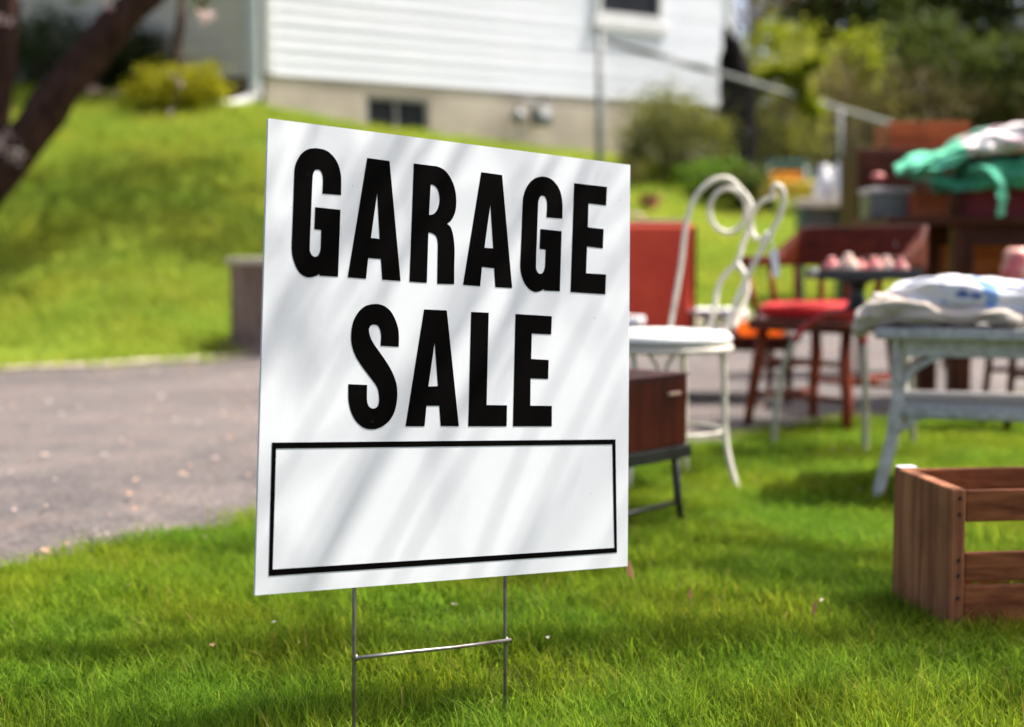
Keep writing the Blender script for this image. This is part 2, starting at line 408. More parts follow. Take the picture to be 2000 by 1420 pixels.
M_spout = surf('pale green-grey metal', (0.74, 0.79, 0.76), (0.66, 0.71, 0.69), 4, 0.45, bump=0.05)
M_glassdark = surf('dark window glass', (0.03, 0.033, 0.035), (0.015, 0.016, 0.018), 2, 0.12, bump=0, spec=0.15)
M_shingle = surf('roof shingles', (0.10, 0.095, 0.09), None, 4, 0.9)
M_meter = surf('grey meter paint', (0.22, 0.23, 0.235), (0.15, 0.16, 0.165), 8, 0.4, bump=0.1)
M_iron = surf('chipped white iron', (0.72, 0.67, 0.56), (0.46, 0.41, 0.31), 22, 0.45, bump=0.4, bscale=70, lo=0.25, hi=0.5)
M_cushw = surf('white vinyl seat', (0.80, 0.80, 0.77), (0.75, 0.75, 0.70), 8, 0.5, bump=0.15)
M_redpaint = surf('red paint', (0.50, 0.015, 0.012), (0.36, 0.012, 0.01), 12, 0.4)
M_ironold = surf('aged cream iron', (0.46, 0.44, 0.36), (0.30, 0.28, 0.20), 25, 0.5, bump=0.4)
M_black = surf('black metal', (0.018, 0.018, 0.02), (0.010, 0.010, 0.011), 20, 0.4, bump=0.15)
M_mahog = wood('red-brown veneer', (0.085, 0.012, 0.004), (0.05, 0.007, 0.003), 'z', 0.5, 4, 0.15, coat=0.04)
M_dark = wood('dark walnut', (0.115, 0.036, 0.018), (0.06, 0.016, 0.008), 'x', 0.5, 4, 0.15, coat=0.04)
M_darkz = wood('dark walnut upright', (0.115, 0.036, 0.018), (0.06, 0.016, 0.008), 'z', 0.5, 4, 0.15, coat=0.04)
M_chairwood = wood('reddish chair wood', (0.34, 0.065, 0.020), (0.17, 0.028, 0.010), 'z', 0.5, 5, 0.2, coat=0.04)
M_chairwoodx = wood('reddish crest wood', (0.13, 0.026, 0.009), (0.075, 0.014, 0.005), 'x', 0.5, 5, 0.2, coat=0.04)
M_crate = wood('crate pine', (0.34, 0.115, 0.04), (0.19, 0.055, 0.018), 'x', 0.7, 5)
M_cratez = wood('crate pine end', (0.46, 0.19, 0.085), (0.28, 0.10, 0.045), 'z', 0.75, 4)
M_orange = wood('orange stained pine', (0.62, 0.17, 0.055), (0.46, 0.10, 0.03), 'x', 0.5, 4)
M_greywood = wood('weathered grey wood', (0.38, 0.25, 0.20), (0.23, 0.15, 0.12), 'z', 0.85, 5)
M_wicker = surf('grey-white wicker', (0.66, 0.64, 0.60), (0.40, 0.37, 0.34), 45, 0.7, bump=0.9, bscale=110, bdist=0.004, lo=0.3, hi=0.6)
M_redvinyl = surf('red vinyl', (0.80, 0.085, 0.03), (0.66, 0.05, 0.018), 5, 0.6, bump=0.2, bscale=90)
M_tanedge = surf('pale binding', (0.52, 0.36, 0.26), None, 9, 0.6)
M_redcloth = blotch('red cushion cloth', (0.60, 0.012, 0.010), [(6, 0.62, (0.5, 0.01, 0.01))])
M_porc = surf('white glazed china', (0.82, 0.81, 0.80), (0.78, 0.77, 0.77), 5, 0.2, bump=0)
M_amber = leafy('orange glass', [(0.90, 0.36, 0.07), (0.90, 0.40, 0.10)], 0.6, 0.2)
M_pink = surf('pink ceramic', (0.85, 0.48, 0.38), (0.74, 0.16, 0.16), 14, 0.4, lo=0.42, hi=0.55)
M_peach = surf('peach ceramic', (0.90, 0.74, 0.60), (0.86, 0.50, 0.36), 14, 0.4, lo=0.42, hi=0.55)
M_teal = surf('blue-green plastic', (0.03, 0.11, 0.12), None, 8, 0.45)
M_yellow = surf('yellow plastic', (0.72, 0.50, 0.03), (0.65, 0.36, 0.02), 8, 0.4)
M_orangey = surf('orange plastic', (0.72, 0.30, 0.03), None, 8, 0.4)
M_paleboard = surf('pale board', (0.74, 0.62, 0.50), None, 8, 0.6)
M_greymetal = surf('grey metal', (0.20, 0.20, 0.19), None, 8, 0.4, 0.4)
M_lid = surf('pale lid', (0.62, 0.58, 0.56), None, 8, 0.4)
M_maroon = surf('maroon fabric box', (0.22, 0.02, 0.03), None, 6, 0.8)
M_terra = surf('terracotta', (0.50, 0.17, 0.10), None, 8, 0.8)
M_bark = surf('brown bark', (0.085, 0.044, 0.034), (0.028, 0.015, 0.012), 9, 0.95, bump=1.0, bscale=18, bdist=0.03, stretch=(2, 2, 0.5), spec=0.05)
M_barkdk = surf('black bark', (0.014, 0.011, 0.010), (0.006, 0.005, 0.004), 9, 0.95, bump=1.0, bscale=14, bdist=0.03, stretch=(2, 2, 0.4), spec=0.05)
M_twig = surf('twig bark', (0.11, 0.075, 0.05), None, 9, 0.9, spec=0.05)
M_fence = surf('galvanised pipe', (0.25, 0.265, 0.26), (0.17, 0.18, 0.18), 9, 0.6, 0.0, spec=0.3)
M_mesh = surf('old fence wire', (0.03, 0.03, 0.027), (0.02, 0.02, 0.018), 9, 0.8, 0.0, spec=0.2)
M_lf_dark = leafy('dark evergreen leaves', [(0.014, 0.024, 0.006), (0.03, 0.045, 0.010), (0.055, 0.07, 0.016)], 0.25)
M_lf_mid = leafy('mid green leaves', [(0.03, 0.055, 0.010), (0.07, 0.10, 0.016), (0.11, 0.13, 0.022)], 0.4)
M_lf_yel = leafy('yellow-green leaves', [(0.12, 0.15, 0.010), (0.21, 0.25, 0.012), (0.31, 0.33, 0.03)], 0.5)
M_lf_gold = leafy('golden leaves', [(0.12, 0.13, 0.008), (0.36, 0.34, 0.010), (0.42, 0.40, 0.02)], 0.45)
M_lf_olive = leafy('olive shrub leaves', [(0.05, 0.045, 0.015), (0.10, 0.09, 0.025), (0.22, 0.19, 0.04)], 0.35)
M_lf_bud = leafy('budding shrub leaves', [(0.07, 0.08, 0.02), (0.17, 0.19, 0.03), (0.34, 0.33, 0.05)], 0.4)
M_lf_weep = leafy('pale spring leaves', [(0.12, 0.12, 0.03), (0.24, 0.25, 0.04), (0.36, 0.36, 0.06)], 0.5)
M_lf_brown = leafy('brownish budding twigs', [(0.10, 0.07, 0.035), (0.15, 0.11, 0.05), (0.15, 0.15, 0.03)], 0.3)
M_lf_green = leafy('fresh green leaves', [(0.05, 0.13, 0.010), (0.11, 0.22, 0.014), (0.17, 0.26, 0.03)], 0.45)
M_blossom = leafy('apple blossom', [(0.80, 0.70, 0.66), (0.78, 0.50, 0.48), (0.82, 0.78, 0.72)], 0.4)
M_petal = leafy('fallen petals', [(0.72, 0.62, 0.58), (0.58, 0.38, 0.27), (0.50, 0.27, 0.15), (0.44, 0.29, 0.2), (0.78, 0.74, 0.72)], 0.15)

def asphalt():
    m, nt, b = nodes_of('weathered asphalt'); v = coords(nt)
    n1 = noise_tex(nt, v, 0.55, 6, 0.6, 0.4); r1 = ramp_node(nt, [(0.30, (0.070, 0.060, 0.059)), (0.48, (0.100, 0.086, 0.083)), (0.66, (0.140, 0.121, 0.114)), (0.78, (0.165, 0.145, 0.135))])
    n2 = noise_tex(nt, v, 60, 4, 0.75); r2 = ramp_node(nt, [(0.36, (0.42, 0.42, 0.43)), (0.5, (0.95, 0.94, 0.94)), (0.64, (1.6, 1.5, 1.42))])
    n3 = noise_tex(nt, v, 3.5, 6, 0.65, 0.5); r3 = ramp_node(nt, [(0.32, (0.66, 0.66, 0.69)), (0.5, (0.96, 0.95, 0.94)), (0.68, (1.16, 1.06, 0.98))])
    for n, r in ((n1, r1), (n2, r2), (n3, r3)): nt.links.new(n.outputs['Fac'], r.inputs['Fac'])
    a = nt.nodes.new('ShaderNodeMixRGB'); a.blend_type = 'MULTIPLY'; a.inputs['Fac'].default_value = 1
    c = nt.nodes.new('ShaderNodeMixRGB'); c.blend_type = 'MULTIPLY'; c.inputs['Fac'].default_value = 1
    nt.links.new(r1.outputs['Color'], a.inputs['Color1']); nt.links.new(r2.outputs['Color'], a.inputs['Color2'])
    nt.links.new(a.outputs['Color'], c.inputs['Color1']); nt.links.new(r3.outputs['Color'], c.inputs['Color2'])
    nt.links.new(c.outputs['Color'], b.inputs['Base Color']); b.inputs['Roughness'].default_value = 0.85
    vo = nt.nodes.new('ShaderNodeTexVoronoi'); vo.feature = 'DISTANCE_TO_EDGE'; vo.inputs['Scale'].default_value = 0.55
    nd = noise_tex(nt, v, 2.5, 5); vm = nt.nodes.new('ShaderNodeMixRGB'); vm.inputs['Fac'].default_value = 0.28
    nt.links.new(v, vm.inputs['Color1']); nt.links.new(nd.outputs['Color'], vm.inputs['Color2']); nt.links.new(vm.outputs['Color'], vo.inputs['Vector'])
    rc_ = ramp_node(nt, [(0.004, (0.35, 0.34, 0.33)), (0.016, (1, 1, 1))]); nt.links.new(vo.outputs['Distance'], rc_.inputs['Fac'])
    cm = nt.nodes.new('ShaderNodeMixRGB'); cm.blend_type = 'MULTIPLY'; cm.inputs['Fac'].default_value = 0.0
    nt.links.new(c.outputs['Color'], cm.inputs['Color1']); nt.links.new(rc_.outputs['Color'], cm.inputs['Color2']); nt.links.new(cm.outputs['Color'], b.inputs['Base Color'])
    add_bump(nt, b, n2.outputs['Fac'], 0.8, 0.006)
    return m
M_asphalt = asphalt()
M_sand = surf('sandy grit', (0.50, 0.42, 0.34), (0.36, 0.29, 0.24), 12, 0.95, bump=0.8, bscale=80, bdist=0.01)

# ------------------------------------------------------------------ ground, driveway
def axis_vals(a0, a1, step, ends):
    v = []; x = a0
    while x < a1 - 1e-6: v.append(x); x += step
    v.append(a1)
    lo, hi = [], []
    s = step; x = a0
    while x > ends[0]: s *= 1.5; x -= s; lo.append(x)
    s = step; x = a1
    while x < ends[1]: s *= 1.5; x += s; hi.append(x)
    return lo[::-1] + v + hi
xs = axis_vals(-9, 9, 0.2, (-400, 400)); ys = axis_vals(-2, 24, 0.2, (-400, 900))
g = MB(); nx = len(xs)
for y in ys:
    for x in xs:
        z = gz(x, y)
        if abs(x) < 13 and on_drive(x, y, 0.12): z -= 0.05
        g.v.append(Vector((x, y, z)))
for j in range(len(ys) - 1):
    for i in range(nx - 1): g.f.append((j * nx + i, j * nx + i + 1, (j + 1) * nx + i + 1, (j + 1) * nx + i))
tag(g.build('ground', M_soil, smooth=True), kind='structure')
d = MB(); NU, NV = 150, 28
for i in range(NU + 1):
    x = -12 + 25 * i / NU
    for j in range(NV + 1):
        y = near_edge(x) + (far_edge(x) - near_edge(x)) * j / NV
        crown = 0.012 * math.sin(math.pi * j / NV)
        d.v.append(Vector((x, y, gz(x, y) + 0.004 + crown)))
for i in range(NU):
    for j in range(NV): d.f.append((i * (NV + 1) + j, (i + 1) * (NV + 1) + j, (i + 1) * (NV + 1) + j + 1, i * (NV + 1) + j + 1))
tag(d.build('driveway', M_asphalt, smooth=True), kind='structure')
e = MB(); rng = random.Random(5)
for i in range(261):
    x = -7 + 13 * i / 260; w = 0.02 + 0.45 * mnoise.noise((x * 1.4, 0, 0)) ** 2 + 0.16 * abs(mnoise.noise((x * 7, 1, 0)))
    y = far_edge(x) - 0.02
    e.v += [Vector((x, y - w, gz(x, y - w) + 0.016)), Vector((x, y - w * 0.4, gz(x, y - w * 0.4) + 0.026)), Vector((x, y + 0.10, gz(x, y + 0.1) + 0.020))]
for i in range(260):
    for k in (0, 1): e.f.append((i * 3 + k, i * 3 + 3 + k, i * 3 + 4 + k, i * 3 + 1 + k))
tag(e.build('grit_verge', M_sand, smooth=True), kind='structure')

# ------------------------------------------------------------------ grass
def make_clump(rng, n, hmin, hmax, rad, w, mat):
    """a patch of turf: n bent blades in a disc, taller in places"""
    mb = MB(); ph = rng.uniform(0, 50)
    for _ in range(n):
        a = rng.uniform(0, 6.28); r = rad * math.sqrt(rng.random()) * rng.uniform(0.8, 1.15); b = Vector((r * math.cos(a), r * math.sin(a), -0.008))
        k = 1 + 0.8 * mnoise.noise((b.x / rad * 1.6 + ph, b.y / rad * 1.6, 0))
        h = rng.uniform(hmin, hmax) * k; la = rng.uniform(0, 6.28); lean = h * rng.uniform(0.15, 0.95)
        L = Vector((math.cos(la), math.sin(la), 0)); S = Vector((-L.y, L.x, 0)) * (w * rng.uniform(0.6, 1.3))
        m1 = b + Vector((0, 0, h * 0.55)) + L * lean * 0.3; tip = b + Vector((0, 0, h * rng.uniform(0.7, 1.0))) + L * lean
        mb.add([b - S, b + S, m1 + S * 0.85, m1 - S * 0.85, tip], [(0, 1, 2, 3), (3, 2, 4)])
    me = bpy.data.meshes.new('grass_tuft'); me.from_pydata(mb.v, [], mb.f); me.materials.append(mat)
    return me
def scatter(name, mb, protos, density, seed, smin, smax, label, tall=1.0, near_h=1.0):
    col = bpy.data.collections.new(name + '_tufts')
    for me in protos: col.objects.link(bpy.data.objects.new('grass_tuft', me))
    o = mb.build(name, protos[0].materials[0])
    ng = bpy.data.node_groups.new(name, 'GeometryNodeTree')
    ng.interface.new_socket('Geometry', in_out='INPUT', socket_type='NodeSocketGeometry')
    ng.interface.new_socket('Geometry', in_out='OUTPUT', socket_type='NodeSocketGeometry')
    N = ng.nodes; L = ng.links
    gi = N.new('NodeGroupInput'); go = N.new('NodeGroupOutput')
    dp = N.new('GeometryNodeDistributePointsOnFaces'); dp.inputs['Density'].default_value = density; dp.inputs['Seed'].default_value = seed
    ci = N.new('GeometryNodeCollectionInfo'); ci.inputs['Collection'].default_value = col
    ci.inputs['Separate Children'].default_value = True; ci.inputs['Reset Children'].default_value = True
    ip = N.new('GeometryNodeInstanceOnPoints'); ip.inputs['Pick Instance'].default_value = True
    rs = N.new('FunctionNodeRandomValue'); rs.data_type = 'FLOAT'; rs.inputs[2].default_value = smin; rs.inputs[3].default_value = smax
    rr = N.new('FunctionNodeRandomValue'); rr.data_type = 'FLOAT_VECTOR'
    rr.inputs[0].default_value = (-0.05, -0.05, 0); rr.inputs[1].default_value = (0.05, 0.05, 6.283); rr.inputs['Seed'].default_value = seed + 3
    tn = N.new('ShaderNodeTexNoise'); tn.inputs['Scale'].default_value = 2.2; tn.inputs['Detail'].default_value = 3
    mr = N.new('ShaderNodeMapRange'); mr.inputs[1].default_value = 0.3; mr.inputs[2].default_value = 0.7; mr.inputs[3].default_value = 0.65; mr.inputs[4].default_value = 1.3
    mu = N.new('ShaderNodeMath'); mu.operation = 'MULTIPLY'
    L.new(gi.outputs[0], dp.inputs['Mesh']); L.new(dp.outputs['Points'], ip.inputs['Points']); L.new(ci.outputs['Instances'], ip.inputs['Instance'])
    L.new(tn.outputs[0], mr.inputs[0]); L.new(mr.outputs[0], mu.inputs[0])
    pos = N.new('GeometryNodeInputPosition'); sx = N.new('ShaderNodeSeparateXYZ'); L.new(pos.outputs[0], sx.inputs[0])     # longer round the stake, shorter further back
    my = N.new('ShaderNodeMapRange'); my.inputs[1].default_value = 2.2; my.inputs[2].default_value = 3.3; my.inputs[3].default_value = near_h; my.inputs[4].default_value = tall
    m2 = N.new('ShaderNodeMath'); m2.operation = 'MULTIPLY'
    L.new(sx.outputs['Y'], my.inputs[0]); L.new(my.outputs[0], m2.inputs[0]); L.new(rs.outputs[1], m2.inputs[1]); L.new(m2.outputs[0], mu.inputs[1])
    cx = N.new('ShaderNodeCombineXYZ'); L.new(rs.outputs[1], cx.inputs[0]); L.new(rs.outputs[1], cx.inputs[1]); L.new(mu.outputs[0], cx.inputs[2]); L.new(cx.outputs[0], ip.inputs['Scale']); ri = N.new('GeometryNodeRotateInstances'); ri.inputs['Local Space'].default_value = True
    L.new(dp.outputs['Rotation'], ip.inputs['Rotation']); L.new(ip.outputs['Instances'], ri.inputs['Instances']); L.new(rr.outputs[0], ri.inputs['Rotation']); L.new(ri.outputs['Instances'], go.inputs[0])
    md = o.modifiers.new('grass', 'NODES'); md.node_group = ng
    return tag(o, label, 'grass', kind='stuff')
def cells(x0, x1, y0, y1, s, test):
    mb = MB(); idx = {}
    def vid(i, j):
        if (i, j) not in idx:
            x, y = x0 + i * s, y0 + j * s; idx[(i, j)] = len(mb.v); mb.v.append(Vector((x, y, gz(x, y))))
        return idx[(i, j)]
    for i in range(int((x1 - x0) / s)):
        for j in range(int((y1 - y0) / s)):
            if test(x0 + (i + .5) * s, y0 + (j + .5) * s): mb.f.append((vid(i, j), vid(i + 1, j), vid(i + 1, j + 1), vid(i, j + 1)))
    return mb
rng = random.Random(11)
near_protos = [make_clump(rng, 640, 0.016, 0.060, 0.12, 0.00095, M_grass) for _ in range(7)]
near_protos += [make_clump(rng, 110, 0.02, 0.055, 0.12, 0.0026, M_grass), make_clump(rng, 300, 0.03, 0.085, 0.10, 0.0011, M_grass)]
far_protos = [make_clump(rng, 230, 0.03, 0.085, 0.30, 0.0045, M_lawn) for _ in range(6)]
WOB = lambda x, y: 0.09 * mnoise.noise((x * 3, y * 3, 0)) + 0.05 * mnoise.noise((x * 9, y * 9, 4))
nearm = cells(-3.2, 4.2, 1.25, 8.2, 0.07, lambda x, y: y < near_edge(x) - 0.0 + WOB(x, y) and abs(x) < 0.42 * y + 0.9)
scatter('lawn_grass', nearm, near_protos, 150, 2, 0.85, 1.15, 'uneven green grass around the sign in the foreground', 0.74, 1.0)
HOUSE_C = Vector((-2.74, 16.0)); WU = Vector((0.848, 0.530)); GU = Vector((-0.86, 0.51))
def in_house(x, y):
    p = Vector((x, y)) - HOUSE_C
    return p.dot(Vector((0.53, -0.848))) < 0.02 and p.dot(Vector((-0.51, -0.86))) < 0.25 and p.dot(WU) < 7
farm = cells(-9, 7, 5, 20, 0.2, lambda x, y: y > far_edge(x) + WOB(x, y) and not in_house(x, y) and abs(x) < 0.45 * y + 1.2)
scatter('bank_grass', farm, far_protos, 26, 7, 0.8, 1.25, 'sunlit grass bank between driveway and house')

# ------------------------------------------------------------------ house
wall_n = Vector((0.530, -0.848, 0)); wu = Vector((0.848, 0.530, 0)); gu = Vector((-0.86, 0.51, 0)); gn = Vector((-0.51, -0.86, 0))
HC = Vector((-2.74, 16.0, 0)); UP = Vector((0, 0, 1))
SB = 2.632                                        # bottom of the siding
hs = thing('white_house', HC + Vector((0, 0, 2.0)), 'white clapboard house with tan foundation on the grass bank', 'house')
def wp(t, o, z): return HC + wu * t + wall_n * o + UP * z
def gp(t, o, z): return HC + gu * t + gn * o + UP * z
def clap(P, t0, t1, z0, row, m):
    mb = MB(); prof = [(-0.03, row + 0.004), (0.004, row + 0.004), (0.018, row * 0.5 + 0.004), (0.005, row * 0.5 - 0.002), (0.019, 0.006), (0.017, -0.006), (-0.03, -0.006)]
    for t in (t0, t1):
        for o, z in prof: mb.v.append(P(t, o, z0 + z))
    n = len(prof)
    for k in range(n): mb.f.append((k, (k + 1) % n, n + (k + 1) % n, n + k))
    mb.f += [tuple(range(n))[::-1], tuple(range(n, 2 * n))]
    return mb.build('clapboard', m, hs)
ROW = 0.288; ROWS = 15; WLEN = 6.75
WT0, WT1, WZ0, WZ1 = 4.47, 5.55, 3.62, 5.15       # upper window opening
for k in range(ROWS):
    z0 = SB + k * ROW
    if z0 + ROW > WZ0 + 0.02 and z0 < WZ1 - 0.02:
        clap(wp, 0.10, WT0, z0, ROW, M_siding); clap(wp, WT1, WLEN - 0.10, z0, ROW, M_siding)
    else: clap(wp, 0.10, WLEN - 0.10, z0, ROW, M_siding)
    clap(gp, 0.16, 8.5, z0, ROW, M_siding2)
TOP = SB + ROWS * ROW
mb = MB()                                          # wall body behind the boards, all four sides
bk = HC + wu * WLEN - wall_n * 7; bk2 = HC + gu * 8.5 - gn * 5
pts = [HC - wall_n * 0.032 - gn * 0.01, HC + wu * (WLEN - 0.01) - wall_n * 0.032, bk, bk2, HC + gu * 8.5 - gn * 0.032]
mb.v = [p + UP * SB for p in pts] + [p + UP * TOP for p in pts]; n = 5
mb.f = [(k, (k + 1) % n, n + (k + 1) % n, n + k) for k in range(n)] + [tuple(range(n, 2 * n))]
mb.build('wall', M_siding, hs)
mb = MB(); cen = sum(pts, Vector()) / 5
mb.v = [p + (p - cen).normalized() * 0.16 + UP * (TOP + 0.02) for p in pts] + [p + (p - cen).normalized() * 0.16 + UP * (TOP + 0.16) for p in pts] + [cen + UP * (TOP + 2.2)]
mb.f = [(k, (k + 1) % n, n + (k + 1) % n, n + k) for k in range(n)] + [(n + k, n + (k + 1) % n, 2 * n) for k in range(n)] + [tuple(range(n))[::-1]]
mb.build('roof', M_shingle, hs)
fr_w = (wu, -wall_n, UP); fr_g = (gu, -gn, UP)
BT0, BT1, BZ0, BZ1 = 1.22, 2.08, 2.02, 2.48       # basement window opening
f = MB()
def fbox(t0, t1, z0, z1): f.box(wp((t0 + t1) / 2, -0.06, (z0 + z1) / 2), (t1 - t0, 0.12, z1 - z0), fr_w)
fbox(-0.0, BT0, 1.0, SB + 0.02); fbox(BT1, WLEN - 0.04, 1.0, SB + 0.02); fbox(BT0, BT1, BZ1, SB + 0.02); fbox(BT0, BT1, 1.0, BZ0)
f.build('foundation', M_found, hs)
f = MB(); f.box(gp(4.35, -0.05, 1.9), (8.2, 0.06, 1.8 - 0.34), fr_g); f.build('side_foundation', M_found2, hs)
MB().box(wp(0.05, 0.008, SB + (TOP - SB) / 2), (0.10, 0.05, TOP - SB), fr_w).build('corner_trim', M_trimw, hs, bevel=0.005)
MB().box(wp(WLEN - 0.05, 0.008, SB + (TOP - SB) / 2), (0.10, 0.05, TOP - SB), fr_w).build('corner_trim', M_trimw, hs, bevel=0.005)
def window(P, fr, t0, t1, z0, z1, inset, sill):
    mb = MB(); w = 0.07 if sill else 0.05; tm = (t0 + t1) / 2
    for a, b, c, dd in ((t0, t0 + w, z0, z1), (t1 - w, t1, z0, z1), (t0 + w, t1 - w, z1 - w, z1), (t0 + w, t1 - w, z0, z0 + w)):
        mb.box(P((a + b) / 2, inset + 0.012, (c + dd) / 2), (b - a, 0.07, dd - c), fr)
    wf = mb.build('window', M_trimw if sill else M_frameg, hs, bevel=0.004)
    MB().box(P(tm, inset - 0.012, (z0 + z1) / 2), (t1 - t0 - 2 * w, 0.012, z1 - z0 - 2 * w), fr).build('pane', M_glassdark, wf)
    MB().box(P(tm, inset + 0.005, (z0 + z1) / 2), (0.035 if not sill else t1 - t0 - 2 * w, 0.03, z1 - z0 - 2 * w if not sill else 0.045), fr).build('glazing_bar', M_trimw if sill else M_frameg, wf)
    if sill:
        MB().box(P(tm, 0.03, z0 - 0.075), (t1 - t0 + 0.10, 0.06, 0.15), fr).build('sill', M_trimw, wf, bevel=0.006)
window(wp, fr_w, BT0, BT1, BZ0, BZ1, -0.06, False)
window(wp, fr_w, WT0, WT1, WZ0 + 0.02, WZ1, 0.005, True)
# downspout at the corner
sp = MB(); t0 = gp(0.10, 0.06, 0)
sp.box(t0 + UP * ((2.42 + TOP) / 2), (0.125, 0.085, TOP - 2.42), fr_g)
ds = sp.build('downspout', M_spout, hs, bevel=0.012)
el = MB(); q = t0 + UP * 2.45
el.tube(spline([q + UP * 0.05, q - UP * 0.05, q - UP * 0.13 + gn * 0.10 + gu * 0.05, q - UP * 0.18 + gn * 0.22 + gu * 0.10, q - UP * 0.20 + gn * 0.36 + gu * 0.16], 4), 0.075, 10)
el.build('elbow', M_trimw, ds, smooth=True)
# meters on the foundation
m0 = wp(3.46, 0, 2.0)
gm = thing('gas_meter', m0, 'grey gas meter with round regulator against the tan foundation', 'gas meter')
MB().box(wp(3.56, 0.16, 2.33), (0.26, 0.16, 0.24), fr_w).build('meter_body', M_meter, gm, bevel=0.04)
MB().box(wp(3.56, 0.255, 2.36), (0.12, 0.02, 0.09), fr_w).build('dial', M_trimw, gm, bevel=0.005)
MB().lathe(wp(3.22, 0.16, 2.30), [(0.02, -0.05), (0.09, -0.04), (0.105, 0.0), (0.09, 0.05), (0.04, 0.09), (0.02, 0.11)], 16).build('regulator', M_meter, gm, smooth=True)
mb = MB(); mb.tube([wp(3.22, 0.16, 1.8), wp(3.22, 0.16, 2.26)], 0.018, 8); mb.tube(spline([wp(3.22, 0.16, 2.40), wp(3.25, 0.16, 2.5), wp(3.48, 0.16, 2.5), wp(3.5, 0.16, 2.44)], 4), 0.016, 8)
mb.tube(spline([wp(3.63, 0.16, 2.44), wp(3.64, 0.16, 2.52), wp(3.64, 0.05, 2.54), wp(3.64, -0.05, 2.54)], 4), 0.016, 8)
mb.build('pipe', M_meter, gm, smooth=True)

# ------------------------------------------------------------------ fence
A = at(1172, 74, 14.5); B = at(1735, 241, 20.0); C3 = B + (B - A) * 0.55
fc = thing('chain_link_fence', (A.x, A.y, gz(A.x, A.y)), 'galvanised chain-link fence running past the white house corner', 'fence')
def rail_pt(k): return A + (C3 - A) * k
MB().tube([A, B, C3], 0.03, 10).build('top_rail', M_fence, fc, smooth=True)
LEN = (C3 - A).length; HD = (C3 - A).normalized()
for k in (0.0, 0.505, 0.86):
    p = rail_pt(k); b = Vector((p.x, p.y, gz(p.x, p.y) - 0.2))
    po = MB().tube([b, p + UP * (0.06 if k == 0 else 0.0)], 0.038 if k == 0 else 0.032, 10).build('post', M_fence, fc, smooth=True)
    if k == 0: MB().lathe(p + UP * 0.06, [(0.045, 0), (0.045, 0.03), (0.02, 0.07)], 10).build('cap', M_fence, po, smooth=True)
mb = MB(); s = 0.0
while s < LEN + 1.1:
    for sg in (1, -1):
        pts = []
        for k in range(9):
            h = 1.12 * k / 8; ss = s + (sg * (h - 0.56))
            if 0 <= ss <= LEN:
                p = rail_pt(ss / LEN); pts.append(Vector((p.x, p.y, p.z - 1.14 + h)))
        if len(pts) >= 2: mb.tube(pts, 0.0011, 3, cap=False)
    s += 0.075
mb.build('wire_mesh', M_mesh, fc)

# ------------------------------------------------------------------ plants round the house
def on_g(px, Y, py=None):
    x = (px - 1000) / FPX * Y; return Vector((x, Y, gz(x, Y)))
shrub('golden_shrub', 'low golden yellow shrub beside the downspout of the house', on_g(352, 15.35), (0.50, 0.36, 0.25), 3200, 0.06, M_lf_gold, M_twig, 3, clumps=34)
shrub('dark_shrub', 'dark evergreen shrub behind the leaning limb, left of the golden one', on_g(110, 16.8), (0.90, 0.6, 0.42), 9000, 0.05, M_lf_dark, M_twig, 4, clumps=44)
shrub('dark_shrub', 'dark evergreen shrub squeezed between leaning limb and golden shrub', on_g(235, 16.6), (0.60, 0.5, 0.38), 6000, 0.05, M_lf_dark, M_twig, 5, clumps=30)
for i, (px, lab) in enumerate(((190, 'grey garden stone under the dark shrub nearest the golden one'), (232, 'small brownish garden stone next to the golden shrub'))):
    p = on_g(px, 16.0); mb = MB(); rs_ = 0.13 - 0.04 * i
    rngs = random.Random(40 + i)
    mb.lathe(p - UP * 0.02, [(rs_ * 0.6, -0.03), (rs_, 0.03), (rs_ * 0.9, 0.09), (rs_ * 0.5, 0.13 - 0.03 * i), (0.02, 0.14 - 0.03 * i)], 9)
    for q in range(len(mb.v)): mb.v[q] += mnoise.noise_vector(mb.v[q] * 6) * 0.03
    tag(mb.build('garden_stone', M_greywood, smooth=True, origin=p), lab, 'stone')
shrub('olive_shrub', 'large olive brown shrub in front of the white house wall', on_g(1312, 16.6), (0.54, 0.5, 0.55), 7500, 0.055, M_lf_bud, M_twig, 6, clumps=44, stems=12)
shrub('leafy_plant', 'bright green leafy plant at the foot of the black trunk', on_g(1395, 15.6), (0.34, 0.32, 0.22), 1300, 0.07, M_lf_green, M_twig, 8, cat='plant', clumps=22)
shrub('leafy_plant', 'darker green plant hanging over the lawn edge behind the white iron chair', on_g(1450, 15.0), (0.30, 0.34, 0.24), 1300, 0.07, M_lf_mid, M_twig, 9, cat='plant', clumps=22)
shrub('leafy_plant', 'small olive plant at the base of the fence end post', on_g(1215, 15.6), (0.3, 0.25, 0.14), 700, 0.05, M_lf_olive, M_twig, 10, cat='plant', clumps=14)
p = on_g(1268, 14.3); pot = MB().lathe(p, [(0.075, -0.01), (0.10, 0.14), (0.115, 0.14), (0.115, 0.17), (0.095, 0.17), (0.085, 0.12)], 18).build('flower_pot', M_terra, smooth=False, origin=p)
tag(pot, 'terracotta flower pot at the lawn edge before the olive shrub', 'flower pot')
